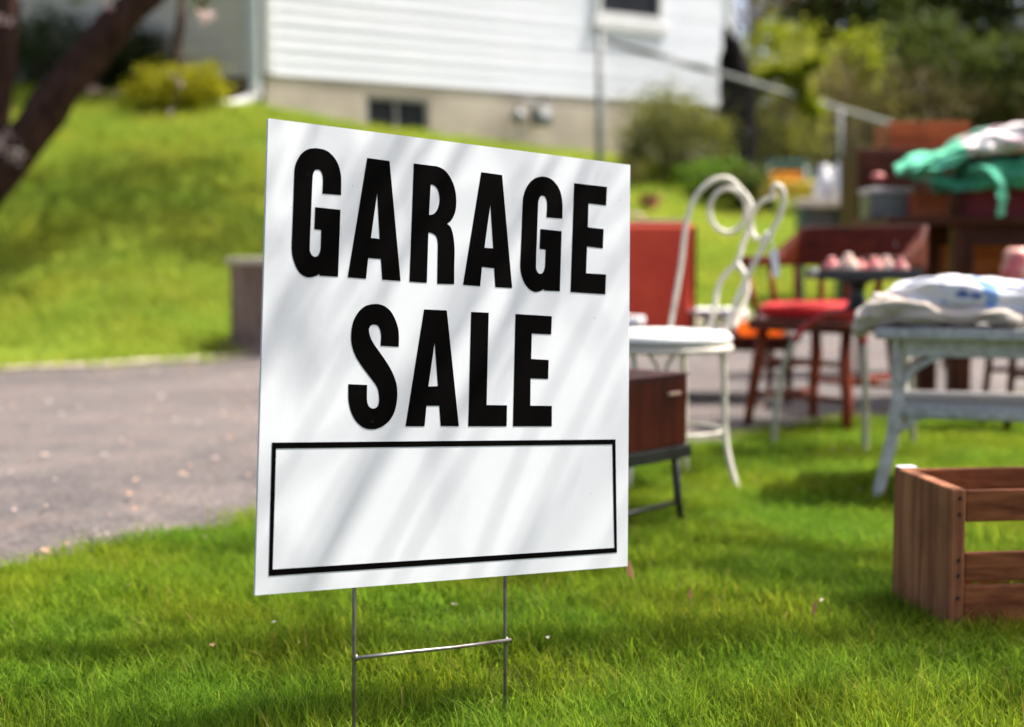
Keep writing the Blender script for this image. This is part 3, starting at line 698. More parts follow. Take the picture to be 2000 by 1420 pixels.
# black trunk
p = on_g(1437, 17.6); tk = thing('broken_tree_trunk', p, 'blackened tree trunk with a slanting broken top by the fence', 'tree trunk')
mb = MB(); rr = random.Random(2)
def trp(px, py): return at(px, py, 17.6)
ring = [(1437, 330, .27), (1438, 290, .25), (1440, 240, .24), (1441, 190, .23), (1438, 140, .19), (1430, 100, .14), (1423, 72, .09), (1418, 55, .03)]
mb.tube(spline([trp(a, b) for a, b, c in ring], 4), [x.x for x in spline([(c, 0, 0) for a, b, c in ring], 4)], 12)
for q in range(len(mb.v)): mb.v[q] += mnoise.noise_vector(mb.v[q] * 5) * 0.05
mb.build('trunk', M_barkdk, tk, smooth=True)
mb = MB(); mb.tube(spline([trp(1422, 135), trp(1445, 155), trp(1475, 185)], 4), [0.035 - 0.002 * i for i in range(9)], 7); mb.build('branch_stub', M_twig, tk, smooth=True)
# yellow-green sprig over the rail
sv = thing('draped_branch', at(1540, 165, 17.9), 'yellow-green leafy branch draped over the chain-link fence rail', 'branch')
path = [(1478, 178), (1497, 150), (1525, 140), (1550, 160), (1572, 195), (1590, 218)]
path2 = [(1545, 150), (1570, 132), (1600, 118)]
mb = MB(); lc = MB(); rng = random.Random(21)
for P in (path, path2):
    pp = spline([at(a, b, 17.85) for a, b in P], 5); mb.tube(pp, 0.014, 5)
    for q in pp: leaf_cloud(lc, rng, q, (0.06, 0.06, 0.06), 60, 0.09, 4, 0.6)
mb.build('stem', M_twig, sv); lc.build('foliage', M_lf_yel, sv)

# ------------------------------------------------------------------ trees and thicket beyond the fence
G1 = 'trees beyond the fence'
tree('evergreen_tree', 'dark evergreen tree filling the top right corner', on_g(1960, 27), 6, at(1960, 20, 27), (2.2, 1.6, 2.6), 7000, 0.20, M_lf_dark, M_barkdk, 31, 0.2, 70)
tree('evergreen_tree', 'broad dark evergreen tree left of the top right corner', on_g(1790, 28), 6, at(1775, 10, 28), (2.1, 1.6, 2.4), 7000, 0.20, M_lf_dark, M_barkdk, 32, 0.2, 70)
tree('spring_tree', 'mid green tree behind the yellow-green saplings', on_g(1640, 26), 6, at(1630, -40, 26), (1.3, 1.3, 1.9), 5000, 0.15, M_lf_mid, M_bark, 33, 0.15, 50)
tree('spring_tree', 'slender budding tree with pale gaps beside the house corner', on_g(1475, 24), 6, at(1465, -20, 24), (0.5, 0.6, 1.6), 900, 0.09, M_lf_olive, M_twig, 34, 0.07, 22)
tree('sapling', 'yellow-green sapling right of the black trunk', on_g(1500, 21.5), 3, at(1545, 100, 21.5), (0.60, 0.5, 0.42), 1000, 0.11, M_lf_yel, M_twig, 35, 0.05, 22)
tree('sapling', 'yellow-green sapling with the brightest leaf cluster above the rail', on_g(1655, 22), 3, at(1660, 135, 22), (0.62, 0.5, 0.50), 1300, 0.12, M_lf_yel, M_twig, 36, 0.05, 14)
tree('sapling', 'olive sapling before the dark evergreens', on_g(1830, 24), 3, at(1800, 140, 24), (1.2, 0.7, 0.9), 2000, 0.13, M_lf_mid, M_twig, 37, 0.06, 26)
tree('sapling', 'olive sapling at the right edge above the green quilt', on_g(1985, 24), 3, at(1975, 165, 24), (0.9, 0.7, 0.9), 1800, 0.13, M_lf_mid, M_twig, 38, 0.06, 26)
for i, (px, Y, rx, rz, m, lab) in enumerate((
    (1510, 19.6, 0.62, 0.9, M_lf_weep, 'light yellow-green bush behind the fence below the draped branch'),
    (1580, 20.5, 0.65, 0.85, M_lf_brown, 'brown budding bush behind the fence above the child chair'),
    (1665, 21.0, 0.7, 0.9, M_lf_olive, 'olive bush behind the fence left of the orange-red box'),
    (1760, 23.0, 1.0, 1.0, M_lf_brown, 'wide brown bush under the dark evergreens'),
    (1880, 24.0, 1.1, 1.0, M_lf_brown, 'brown bush half hidden by the green quilt'),
    (2000, 24.5, 1.1, 1.0, M_lf_olive, 'olive bush at the right edge behind the quilt'))):
    shrub('bush', lab, on_g(px, Y), (rx, 0.6, rz), 3200, 0.085, m, M_twig, 50 + i, group='bushes along the back fence', stems=14, clumps=40, cat='bush')
wd = MB(); rng = random.Random(77)
for k in range(70):
    px = rng.uniform(1380, 2350); Y = rng.uniform(33, 44); x = (px - 1000) / FPX * Y
    leaf_cloud(wd, rng, (x, Y, gz(x, 20) + rng.uniform(0.3, 5.5) - max(0, (1620 - px) * 0.012)), (1.5, 1.0, 1.0), 170, 0.36, 7, 0.3, shell=0.1)
tag(wd.build('far_woods', M_lf_dark), 'dark mass of woodland closing the view at the upper right', 'woods', kind='stuff')

# ------------------------------------------------------------------ apple tree at the left, its crown above the frame
tb = Vector((-4.75, 11.4, gz(-4.75, 11.4)))
ap = thing('apple_tree', tb, 'brown apple tree with a thick leaning limb at the left edge', 'tree')
mb = MB(); Yt = 11.2
def limb(pts, r0, r1, n=12):
    pp = spline(pts, 5); L_ = len(pp) - 1
    mb.tube(pp, [r0 + (r1 - r0) * i / L_ for i in range(L_ + 1)], n); return pp
limb([tb - UP * 0.2, tb + UP * 0.15, at(-95, 455, Yt)], 0.30, 0.22)
l1 = limb([at(-110, 470, Yt), at(-30, 375, Yt), at(50, 275, Yt), at(120, 175, Yt), at(200, 80, Yt), at(290, -15, Yt), at(400, -110, Yt), at(560, -260, Yt)], 0.19, 0.10)
l2 = limb([at(-105, 465, Yt), at(-40, 330, Yt), at(-8, 210, Yt), at(8, 80, Yt), at(5, -60, Yt), at(-40, -300, Yt)], 0.14, 0.08)
l3 = limb([at(-110, 460, Yt), at(-180, 300, Yt + .2), at(-250, 50, Yt + .6), at(-380, -300, Yt + 1)], 0.16, 0.07)
for q in range(len(mb.v)): mb.v[q] += mnoise.noise_vector(mb.v[q] * 4) * 0.035
rng = random.Random(8); tips = []
for src in (l1[-1], l1[-6], l2[-1], l3[-1], l1[-9]):
    for k in range(3): branch(mb, src, Vector((rng.uniform(-.4, 1.1), rng.uniform(-.5, 1), 0.8)), 2.0, 0.06, rng, 1, tips)
mb.build('trunk', M_bark, ap, smooth=True)
tw = MB(); tw.tube(spline([at(352, -140, 10.6), at(352, -40, 10.5), at(354, 30, 10.4), at(345, 95, 10.4), at(352, 150, 10.4), at(338, 215, 10.4), at(326, 245, 10.4)], 5), [0.026] * 10 + [0.036] * 8 + [0.010 - 0.0006 * i for i in range(13)], 6)
tw.tube(spline([at(352, -30, 10.5), at(385, -5, 10.4), at(398, 22, 10.4)], 4), 0.010, 5)
tw.build('drooping_twig', M_twig, ap, smooth=True)
bl = MB(); rng = random.Random(9)
for (px, py, Y, r, n) in ((402, 28, 10.4, 0.055, 30), (12, 285, 11.0, 0.08, 34), (22, 300, 11.0, 0.07, 25), (6, 48, 11.0, 0.07, 26), (205, 5, 11.0, 0.05, 14), (345, 160, 10.4, 0.03, 4), (335, 225, 10.4, 0.02, 3)):
    leaf_cloud(bl, rng, at(px, py, Y), (r, r, r), n, 0.05, 3, 0.4)
bl.build('blossom', M_blossom, ap)
cr = MB()
for (c, r, n) in (((-3.9, 11.8, 5.0), (1.6, 1.5, 1.1), 1200), ((-1.7, 12.8, 5.2), (1.7, 1.3, 1.1), 1100), ((-2.6, 10.6, 4.9), (1.3, 1.1, 0.9), 1100), ((-0.4, 12.3, 5.2), (1.2, 0.9, 0.8), 600), ((-1.6, 11.3, 4.9), (1.1, 0.8, 0.7), 600), ((-0.9, 13.6, 5.2), (1.3, 0.6, 0.7), 750), ((0.5, 12.3, 5.2), (0.9, 0.7, 0.6), 550)):
    leaf_cloud(cr, rng, c, r, n, 0.13, 30, 0.2, shell=0.2)
for (px, py) in ((150, 8), (160, -10), (395, 5), (385, 12), (392, -8)): leaf_cloud(cr, rng, at(px, py, 10.5), (0.05, 0.05, 0.05), 10, 0.07, 2, 0.5)
cr.build('crown', M_lf_mid, ap)

# shade tree just right of the frame: its thin crown dapples the sign and the grass
stb = Vector((5.4, 3.4, 0))
st_ = thing('shade_tree', stb, 'tall tree just outside the right of the picture that dapples the grass', 'tree')
mb = MB(); tips = []; rng = random.Random(12)
mb.tube(spline([stb - UP * 0.2, stb + UP * 1.5, stb + Vector((-0.2, 0, 3.6)), stb + Vector((-0.9, 0.1, 6))], 5), [0.26 - 0.009 * i for i in range(16)], 12)
for k in range(7): branch(mb, stb + Vector((-0.2 - k * 0.1, 0, 3.4 + 0.4 * k)), Vector((rng.uniform(-1.4, 0.5), rng.uniform(-0.9, 0.9), 0.6)), 2.6, 0.09, rng, 2, tips)
mb.build('trunk', M_bark, st_, smooth=True)
lb = MB(); ll = MB(); rng = random.Random(31)
spine = spline([stb + Vector((-0.3, 0, 3.5)), Vector((4.0, 3.5, 3.7)), Vector((2.4, 3.35, 3.4)), Vector((1.2, 3.1, 3.0)), Vector((0.5, 2.95, 2.8))], 8)
lb.tube(spine, [0.045 - 0.0012 * i for i in range(len(spine))], 8)
for k in range(95):
    q = spine[rng.randint(14, len(spine) - 1)]; q = q + Vector((rng.uniform(-.25, .25), rng.uniform(-1.0, -.1), 0))
    pts_ = [q]; dd = Vector((rng.uniform(-.35, .1), rng.uniform(-.3, .3), -0.25))
    for _ in range(6): dd = dd + Vector((rng.gauss(0, .08), rng.gauss(0, .08), -0.12)); pts_.append(pts_[-1] + dd * 0.13)
    lb.tube([q + Vector((0, 0.35, 0.06)), q + Vector((0, 0.18, 0.05)), q], 0.004, 5); lb.tube(pts_, [0.0045 - 0.0004 * i for i in range(7)], 5)
    for p_ in pts_[1:]: leaf_cloud(ll, rng, p_, (0.05, 0.05, 0.05), 1, 0.030, 2, 0.5, up=-0.4, aspect=2.6)
lb.build('drooping_branch', M_twig, st_, smooth=True); ll.build('drooping_leaves', M_lf_mid, st_)
cr = MB()
for (c, r, n, k) in (((3.6, 4.5, 6.2), (0.45, 0.4, 0.4), 1100, 12), ((5.2, 3.7, 6.3), (0.75, 0.7, 0.6), 1500, 18), ((5.8, 3.7, 6.0), (1.0, 0.9, 0.8), 1500, 20), ((4.5, 2.2, 5.4), (0.9, 0.45, 0.5), 900, 14), ((4.6, 6.1, 6.4), (0.7, 0.5, 0.5), 500, 8)):
    leaf_cloud(cr, rng, c, r, n, 0.09, k, 0.17, shell=0.1)
cr.build('crown', M_lf_mid, st_)

# ------------------------------------------------------------------ the sign
S0 = Vector((-0.31828, 1.87700, 0.84664)); SN = Vector((0.56882, -0.81286, 0.12534)).normalized()
def sp_(px, py, off=0.0):
    r = ray(px, py); o = Vector((0, 0, EYE)); k = (S0 - o).dot(SN) / r.dot(SN)
    return o + r * k + SN * off
CORN = [(524, 231), (1231, 322), (1226, 1106), (498, 1163)]
cw = [sp_(*c) for c in CORN]
foot = (cw[2] + cw[3]) / 2; foot = Vector((foot.x, foot.y - 0.02, 0))
sg = thing('yard_sign', foot, 'white garage sale yard sign with black lettering on a wire stake', 'sign')
def plate(poly, holes, off0, off1, name, m, parent, bevel=0):
    """flat plate between two offsets from the sign face"""
    loops = [[sp_(x, y) for x, y in L] for L in [poly] + holes]
    tris = tessellate_polygon(loops); flat = [p for L in loops for p in L]; N = len(flat)
    mb = MB(); mb.v = [p + SN * off1 for p in flat] + [p + SN * off0 for p in flat]
    for t in tris:
        a, b, c = (flat[i] for i in t)
        t = t if (b - a).cross(c - a).dot(SN) > 0 else t[::-1]
        mb.f.append(tuple(t)); mb.f.append(tuple(i + N for i in t[::-1]))
    o = 0
    for L in loops:
        n = len(L)
        for k in range(n): mb.f.append((o + k, o + (k + 1) % n, N + o + (k + 1) % n, N + o + k))
        o += n
    return mb.build(name, m, parent)
# panel: gently bowed sheet
mb = MB(); K = 16
for side in (0, 1):
    for i in range(K + 1):
        for j in range(K + 1):
            u, v = i / K, j / K
            p = cw[0].lerp(cw[1], u).lerp(cw[3].lerp(cw[2], u), v)
            mb.v.append(p - SN * (0.0046 * side))   # letters lie on this plane
Q = (K + 1) ** 2
for i in range(K):
    for j in range(K):
        a = i * (K + 1) + j
        mb.f.append((a, a + 1, a + K + 2, a + K + 1)); mb.f.append((Q + a, Q + a + K + 1, Q + a + K + 2, Q + a + 1))
for i in range(K):
    for (a, b) in ((i * (K + 1), (i + 1) * (K + 1)), ((i + 1) * (K + 1) + K, i * (K + 1) + K), (i + 1, i), (K * (K + 1) + i, K * (K + 1) + i + 1)):
        mb.f.append((a, b, Q + b, Q + a))
mb.build('panel', M_white_sign, sg)
def Z(ox, oy, sc, pts): return [((ox + p[0] * sc, oy + p[1] * sc), len(p) > 2) for p in pts]
def outline(pts):
    """pts = [((x, y), smooth)]: rounded runs through the smooth points"""
    out = []; n = len(pts)
    for i in range(n):
        (p1, s1), (p2, s2) = pts[i], pts[(i + 1) % n]
        out.append(p1)
        if s1 or s2:
            p0 = pts[i - 1][0] if s1 else p1; p3 = pts[(i + 2) % n][0] if s2 else p2
            for t in (0.25, 0.5, 0.75):
                out.append(tuple(0.5 * (2 * b + (c - a) * t + (2 * a - 5 * b + 4 * c - e_) * t * t + (3 * b - a - 3 * c + e_) * t ** 3) for a, b, c, e_ in zip(p0, p1, p2, p3)))
    return out
z1 = lambda pts: outline(Z(500, 220, 380 / 1587, pts))
z2 = lambda pts: outline(Z(860, 280, 380 / 1686, pts))
z3 = lambda pts: outline(Z(640, 560, 0.24, pts))
o = 1
Gp = [(693, 672), (694, 560, o), (690, 500, o), (672, 430, o), (640, 370, o), (590, 320, o), (540, 298, o), (480, 290, o), (420, 300, o), (370, 335, o), (335, 390, o), (318, 440, o), (312, 500, o), (305, 700, o), (298, 900, o), (291, 1080, o), (293, 1140, o), (305, 1200, o), (330, 1265, o), (365, 1315, o), (410, 1340, o), (440, 1343, o), (480, 1335, o), (518, 1316), (518, 1330), (668, 1338), (688, 793), (483, 771), (476, 950), (532, 957), (527, 1090, o), (522, 1130, o), (505, 1165, o), (482, 1176, o), (460, 1168, o), (443, 1140, o), (438, 1090, o), (450, 780, o), (460, 540, o), (466, 500, o), (480, 470, o), (503, 464, o), (528, 474, o), (541, 505, o), (546, 550, o), (542, 660)]
Ap = [(907, 370), (1088, 395), (1178, 1372), (1030, 1362), (1018, 1193), (914, 1185), (896, 1355), (748, 1342)]
Gp2 = [(1056, 652), (1058, 560, o), (1055, 500, o), (1042, 430, o), (1015, 370, o), (970, 318, o), (925, 295, o), (880, 288, o), (825, 300, o), (780, 335, o), (745, 385, o), (725, 440, o), (715, 500, o), (707, 700, o), (700, 880, o), (693, 1040, o), (695, 1100, o), (708, 1160, o), (735, 1220, o), (770, 1262, o), (808, 1284, o), (830, 1288, o), (866, 1280, o), (898, 1262), (898, 1275), (1035, 1282), (1050, 762), (867, 742), (860, 915), (912, 920), (908, 1045, o), (902, 1085, o), (888, 1120, o), (866, 1131, o), (846, 1122, o), (832, 1095, o), (828, 1045, o), (838, 760, o), (846, 530, o), (852, 490, o), (866, 460, o), (886, 452, o), (908, 464, o), (921, 495, o), (925, 540, o), (920, 640)]
def both(a, b): return [((500 + x[0] * 380 / 1587, 220 + x[1] * 380 / 1587), len(x) > 2) for x in a] + [((860 + x[0] * 380 / 1686, 280 + x[1] * 380 / 1686), len(x) > 2) for x in b]
Rl = both([(1287, 415), (1440, 434, o)], [(-30, 200, o), (20, 222, o), (65, 265, o), (105, 335, o), (129, 415, o), (137, 500, o), (131, 580, o), (110, 640, o), (85, 675, o), (55, 697), (85, 722, o), (104, 770, o), (116, 840, o), (122, 930, o), (120, 1060, o), (118, 1220)]) + both([(1478, 1395), (1482, 1150, o), (1482, 1060, o), (1470, 1010, o), (1440, 985, o), (1405, 975), (1392, 1387), (1252, 1378)], [])
LET = [('G', z1(Gp), []), ('A', z1(Ap), [z1([(988, 650), (1008, 1030), (936, 1022)])]),
       ('R', outline(Rl), [z1([(1424, 585), (1450, 592, o), (1478, 620, o), (1494, 670, o), (1497, 720, o), (1487, 770, o), (1470, 805, o), (1445, 828, o), (1410, 835)])]),
       ('A', z2([(355, 250), (534, 275), (621, 1253), (477, 1245), (466, 1082), (360, 1070), (344, 1238), (197, 1225)]), [z2([(433, 525), (458, 910), (381, 905)])]),
       ('G', z2(Gp2), []),
       ('E', z2([(1160, 345), (1443, 378), (1436, 538), (1283, 519), (1277, 728), (1414, 743), (1407, 910), (1270, 893), (1262, 1125), (1435, 1137), (1428, 1308), (1128, 1288)]), []),
       ('S', z3([(577, 488), (578, 400, o), (572, 340, o), (550, 270, o), (515, 205, o), (465, 160, o), (410, 142, o), (370, 142, o), (310, 155, o), (255, 200, o), (215, 265, o), (195, 340, o), (190, 420, o), (200, 490, o), (225, 560, o), (260, 620, o), (310, 690, o), (360, 755, o), (395, 805, o), (412, 850, o), (418, 910, o), (415, 950, o), (400, 980, o), (370, 992, o), (340, 980, o), (322, 945, o), (318, 890, o), (320, 800), (168, 793), (168, 900, o), (175, 960, o), (195, 1030, o), (235, 1100, o), (290, 1145, o), (345, 1160, o), (400, 1155, o), (455, 1130, o), (510, 1080, o), (545, 1010, o), (562, 930, o), (566, 860, o), (558, 790, o), (535, 720, o), (500, 650, o), (455, 580, o), (405, 510, o), (365, 450, o), (343, 400, o), (335, 360, o), (340, 330, o), (355, 313, o), (378, 308, o), (405, 315, o), (422, 340, o), (433, 380, o), (434, 420, o), (430, 480)]), []),
       ('A', z3([(785, 185), (968, 193), (1066, 1135), (920, 1133), (908, 968), (803, 968), (787, 1135), (633, 1135)]), [z3([(870, 450), (897, 810), (818, 812)])]),
       ('L', z3([(1168, 205), (1309, 212), (1292, 963), (1458, 965), (1455, 1135), (1144, 1135)]), []),
       ('E', z3([(1528, 222), (1823, 240), (1818, 388), (1660, 381), (1655, 588), (1797, 596), (1793, 750), (1650, 745), (1648, 968), (1823, 970), (1822, 1135), (1508, 1135)]), [])]
for ch, poly, holes in LET:
    lo = plate(poly, holes, -0.0005, 0.0006, 'letter', M_ink, sg); lo['label'] = 'black printed letter ' + ch
plate([(531, 864.5), (1201.8, 858.3), (1204.8, 1079), (524.6, 1125)], [[(539, 876), (1195.8, 867.7), (1199.8, 1070), (532.2, 1112.3)]], -0.0005, 0.0006, 'border_line', M_ink, sg)
# wire stake behind the sheet
def wire(px, ytop, ybot_sign, name):
    a = sp_(px, ytop, -0.0075); b = sp_(px, ybot_sign, -0.0075)
    dirn = (b - a).normalized(); k = (-0.16 - b.z) / dirn.z
    kink = b + dirn * 0.03
    return MB().tube([a, b, b + dirn * k], 0.0026, 8).build(name, M_wire, sg, smooth=True)
wire(697, 700, 1160, 'wire_leg'); wire(992.5, 700, 1135, 'wire_leg')
def rung(p, q, back=0.0):
    a, b = sp_(*p, -0.0125 + 0.011), sp_(*q, -0.0125 + 0.011); m_ = a.lerp(b, 0.62) - UP * 0.0012
    return MB().tube([a, a.lerp(b, .3), m_, b], 0.0026, 8).build('wire_rung', M_wire, sg, smooth=True)
rung((699, 1285.5), (999, 1250))
for q_ in ((698.5, 1286), (992.5, 1251)):           # weld blobs
    MB().lathe(sp_(*q_, -0.004) - UP * 0.003, [(0.001, -0.002), (0.0038, 0.001), (0.0042, 0.003), (0.0036, 0.005), (0.001, 0.008)], 8).build('weld', M_wire, sg, smooth=True)
a_, b_ = sp_(697, 800, -0.0125), sp_(993, 800, -0.0125); MB().tube([a_, b_], 0.0026, 8).build('wire_rung', M_wire, sg, smooth=True)

# ------------------------------------------------------------------ crate
u, v, w = frame(7); cr0 = Vector((0.762, 2.44, 0.0)); FRc = (u, v, w); CL, CW, CH = 0.52, 0.258, 0.262
def cp(a, b, c): return cr0 + u * a + v * b + w * c
ct = thing('wooden_crate', cr0, 'open slatted wooden crate standing in the grass at the right edge', 'crate')
T = 0.028
for a in (T / 2, CL - T / 2):
    for b0, b1 in ((0.0, CW),):
        MB().box(cp(a, (b0 + b1) / 2, CH / 2), (T, b1 - b0, CH), FRc).build('end_board', M_cratez, ct, bevel=0.004)
for b, lst in ((0.008, ((0.203, 0.259), (0.098, 0.149), (0.006, 0.090))), (CW - 0.008, ((0.196, 0.259), (0.006, 0.060)))):
    for z0, z1_ in lst:
        MB().box(cp(CL / 2, b, (z0 + z1_) / 2), (CL - 2 * T, 0.012, z1_ - z0), FRc).build('slat', M_crate, ct, bevel=0.003)
for k in range(4):
    MB().box(cp(CL / 2, 0.040 + k * 0.0585, 0.012), (CL - 2 * T, 0.053, 0.01), FRc).build('bottom_board', M_crate, ct, bevel=0.002)
for a in (T / 2, CL - T / 2):                       # nail heads where the slats meet the ends
    for z_ in (0.218, 0.246, 0.11, 0.137, 0.03, 0.07):
        MB().lathe(cp(a + 0.002, -0.0008, z_), [(0.0028, -0.0026), (0.0028, 0.0026)], 6).build('nail', M_black, ct)
stk = MB().box(cp(0.020, CW - 0.012, CH + 0.0022), (0.034, 0.030, 0.0012), FRc).build('price_sticker', M_trimw, origin=cp(0.02, CW - 0.012, CH + 0.0015))
tag(stk, 'small white price sticker on the rear corner of the wooden crate', 'sticker')

# ------------------------------------------------------------------ brown chest on a black stand
u, v, w = Vector((0.655, 0.756, 0)), Vector((-0.756, 0.655, 0)), UP; FRs = (u, v, w)
ba = Vector((0.437, 3.47, 0)) - u * 0.46           # near-left end of the front edge
def bp_(a, b, c): return ba + u * a + v * b + w * c
bs = thing('metal_stand', bp_(0.23, 0.14, 0), 'low black metal stand with thin legs under the red-brown chest', 'stand')
mb = MB()
for b in (0.006, 0.274): mb.box(bp_(0.23, b, 0.185), (0.475, 0.014, 0.03), FRs)
for a in (0.006, 0.456): mb.box(bp_(a, 0.14, 0.185), (0.014, 0.25, 0.028), FRs)
mb.build('top_frame', M_black, bs, bevel=0.002)
for a, b, da, db in ((0.415, 0.012, 0.005, -0.015), (0.03, 0.012, -0.01, -0.015), (0.415, 0.268, 0.005, 0.015), (0.03, 0.268, -0.01, 0.015)):
    MB().tube([bp_(a, b, 0.175), bp_(a + da * .3, b + db * .5, 0.075), bp_(a + da * 1.6, b + db * 1.2, -0.01)], [0.011, 0.010, 0.008], 8).build('leg', M_black, bs, smooth=True)
MB().tube([bp_(0.412, 0.004, 0.062), bp_(0.03, 0.004, 0.062)], 0.006, 8).build('cross_bar', M_black, bs, smooth=True)
MB().tube([bp_(0.412, 0.27, 0.062), bp_(0.03, 0.27, 0.062)], 0.006, 8).build('cross_bar', M_black, bs, smooth=True)
bx = thing('wooden_chest', bp_(0.23, 0.14, 0.2005), 'glossy red-brown wooden chest with a slot handle on the black stand', 'chest')
MB().box(bp_(0.23, 0.14, 0.286), (0.45, 0.27, 0.17), FRs).build('body', M_mahog, bx, bevel=0.004)
MB().box(bp_(0.23, 0.14, 0.3745), (0.456, 0.276, 0.006), FRs).build('lid', M_mahog, bx, bevel=0.002)
MB().box(bp_(0.395, 0.003, 0.330), (0.050, 0.008, 0.008), FRs).build('handle', M_tanedge, bx, bevel=0.002)

# ------------------------------------------------------------------ white iron parlour chair
cc = Vector((0.432, 4.05, 0))
ch = thing('iron_chair', cc, 'white wrought iron parlour chair with a scrolled heart back', 'chair')
seat = MB().lathe(cc + UP * 0.40, [(0.165, 0.012), (0.19, 0.014), (0.195, 0.024), (0.192, 0.036), (0.175, 0.046), (0.10, 0.051), (0.01, 0.052)], 40)
seat.build('seat', M_cushw, ch, smooth=True)
MB().tube([cc + Vector((math.cos(k / 32 * 6.283) * 0.19, math.sin(k / 32 * 6.283) * 0.19, 0.400)) for k in range(32)], 0.009, 8, closed=True).build('seat_rim', M_iron, ch, smooth=True)
WR = 0.0082
def cpt(lst): return [at(*q) for q in lst]
hoop = [(1306, 655, 4.22), (1314, 615, 4.25), (1330, 520, 4.28), (1340, 440, 4.29), (1358, 385, 4.30), (1390, 354, 4.30), (1422, 349, 4.30), (1448, 372, 4.29), (1466, 398, 4.27), (1466, 430, 4.25), (1452, 475, 4.23), (1440, 512, 4.21), (1418, 535, 4.22), (1402, 565, 4.22), (1396, 605, 4.20), (1380, 655, 4.18)]
MB().tube(spline(cpt(hoop), 6), WR, 8).build('back_hoop', M_iron, ch, smooth=True)
hoop2 = [(1412, 668, 4.08), (1420, 640, 4.10), (1440, 585, 4.11), (1470, 520, 4.12), (1500, 465, 4.12), (1522, 425, 4.11), (1531, 392, 4.10), (1528, 370, 4.10), (1516, 362, 4.10), (1508, 374, 4.11), (1514, 388, 4.11)]
MB().tube(spline(cpt(hoop2), 6), WR, 8).build('back_hoop', M_iron, ch, smooth=True)
c1 = [(1422 + 36 * math.cos(a), 411 + 43 * math.sin(a), 4.29 - 0.00012 * (36 * math.cos(a))) for a in [2 * math.pi * k / 28 for k in range(28)]]
MB().tube(cpt(c1), WR * 0.95, 8, closed=True).build('scroll', M_iron, ch, smooth=True)
c2 = [(1515, 385, 4.11), (1490, 392, 4.15), (1473, 410, 4.19), (1467, 435, 4.21), (1472, 460, 4.20), (1487, 468, 4.17), (1500, 455, 4.14)]
MB().tube(spline(cpt(c2), 5), WR * 0.95, 8).build('scroll', M_iron, ch, smooth=True)
c3 = [(1440, 512, 4.21), (1456, 540, 4.18), (1460, 570, 4.16), (1446, 610, 4.13), (1434, 640, 4.10)]
MB().tube(spline(cpt(c3), 5), WR * 0.95, 8).build('back_stem', M_iron, ch, smooth=True)
for i, (tx, ty, fx, fy) in enumerate(((0.16, -0.04, 0.205, -0.11), (-0.10, -0.14, -0.11, -0.16), (-0.13, 0.11, -0.17, 0.16), (0.07, 0.16, 0.10, 0.2))):
    MB().tube(spline([cc + Vector((tx, ty, 0.395)), cc + Vector((tx + 0.008, ty, 0.33)), cc + Vector((tx + 0.012, ty - 0.004, 0.17)), cc + Vector(((tx + fx) / 2, (ty + fy) / 2, 0.08)), cc + Vector((fx, fy, -0.01))], 5), 0.0085, 8).build('leg', M_iron, ch, smooth=True)
for sgn in (-1, 1):
    MB().tube(spline([cc + Vector((-0.02 + sgn * 0.035, -0.15, 0.39)), cc + Vector((-0.02 + sgn * 0.012, -0.15, 0.35)), cc + Vector((-0.02 + sgn * 0.03, -0.15, 0.30))], 4), 0.006, 6).build('apron_scroll', M_iron, ch, smooth=True)
MB().tube([cc + Vector((0.172 * math.cos(k / 28 * 6.283), 0.165 * math.sin(k / 28 * 6.283), 0.165)) for k in range(28)], 0.0042, 6, closed=True).build('stretcher_ring', M_iron, ch, smooth=True)
tg0 = at(1511, 505, 4.07)
tg = thing('price_tag', tg0, 'white paper price tag hanging on string from the iron chair scroll', 'price tag')
mb = MB(); mb.add([at(1503, 492, 4.08), at(1512, 484, 4.08), at(1520, 490, 4.075), at(1523, 538, 4.06), at(1511, 542, 4.06)], [(0, 1, 2, 3, 4)])
k = len(mb.v); mb.v += [q + Vector((0, 0.0015, 0)) for q in mb.v[:5]]; mb.f += [(9, 8, 7, 6, 5)] + [(i, (i + 1) % 5, 5 + (i + 1) % 5, 5 + i) for i in range(5)]
mb.build('card', M_trimw, tg)
MB().tube([at(1512, 488, 4.078), at(1506, 455, 4.10), at(1514, 440, 4.12)], 0.0012, 5).build('string', M_trimw, tg)

# ------------------------------------------------------------------ wicker table and towels
u, v, w = frame(-17); wt0 = Vector((1.03, 3.80, 0)); FRw = (u, v, w); TL, TD = 0.95, 0.42
def tp(a, b, c): return wt0 + u * a + v * b + w * c
wt = thing('wicker_table', tp(TL / 2, TD / 2, 0), 'grey-white painted wicker side table with a lower shelf', 'table')
MB().box(tp(TL / 2, TD / 2, 0.456), (TL + 0.10, TD + 0.08, 0.026), FRw).build('table_top', M_wicker, wt, bevel=0.01)
MB().tube([tp(-0.05, -0.04, 0.456), tp(TL + 0.05, -0.04, 0.456), tp(TL + 0.05, TD + 0.04, 0.456), tp(-0.05, TD + 0.04, 0.456)], 0.016, 8, closed=True).build('braided_edge', M_wicker, wt, smooth=True)
for b in (0.0, TD): MB().box(tp(TL / 2, b, 0.418), (TL - 0.04, 0.016, 0.05), FRw).build('apron', M_wicker, wt, bevel=0.004)
for a in (0.0, TL): MB().box(tp(a, TD / 2, 0.418), (0.016, TD - 0.04, 0.05), FRw).build('apron', M_wicker, wt, bevel=0.004)
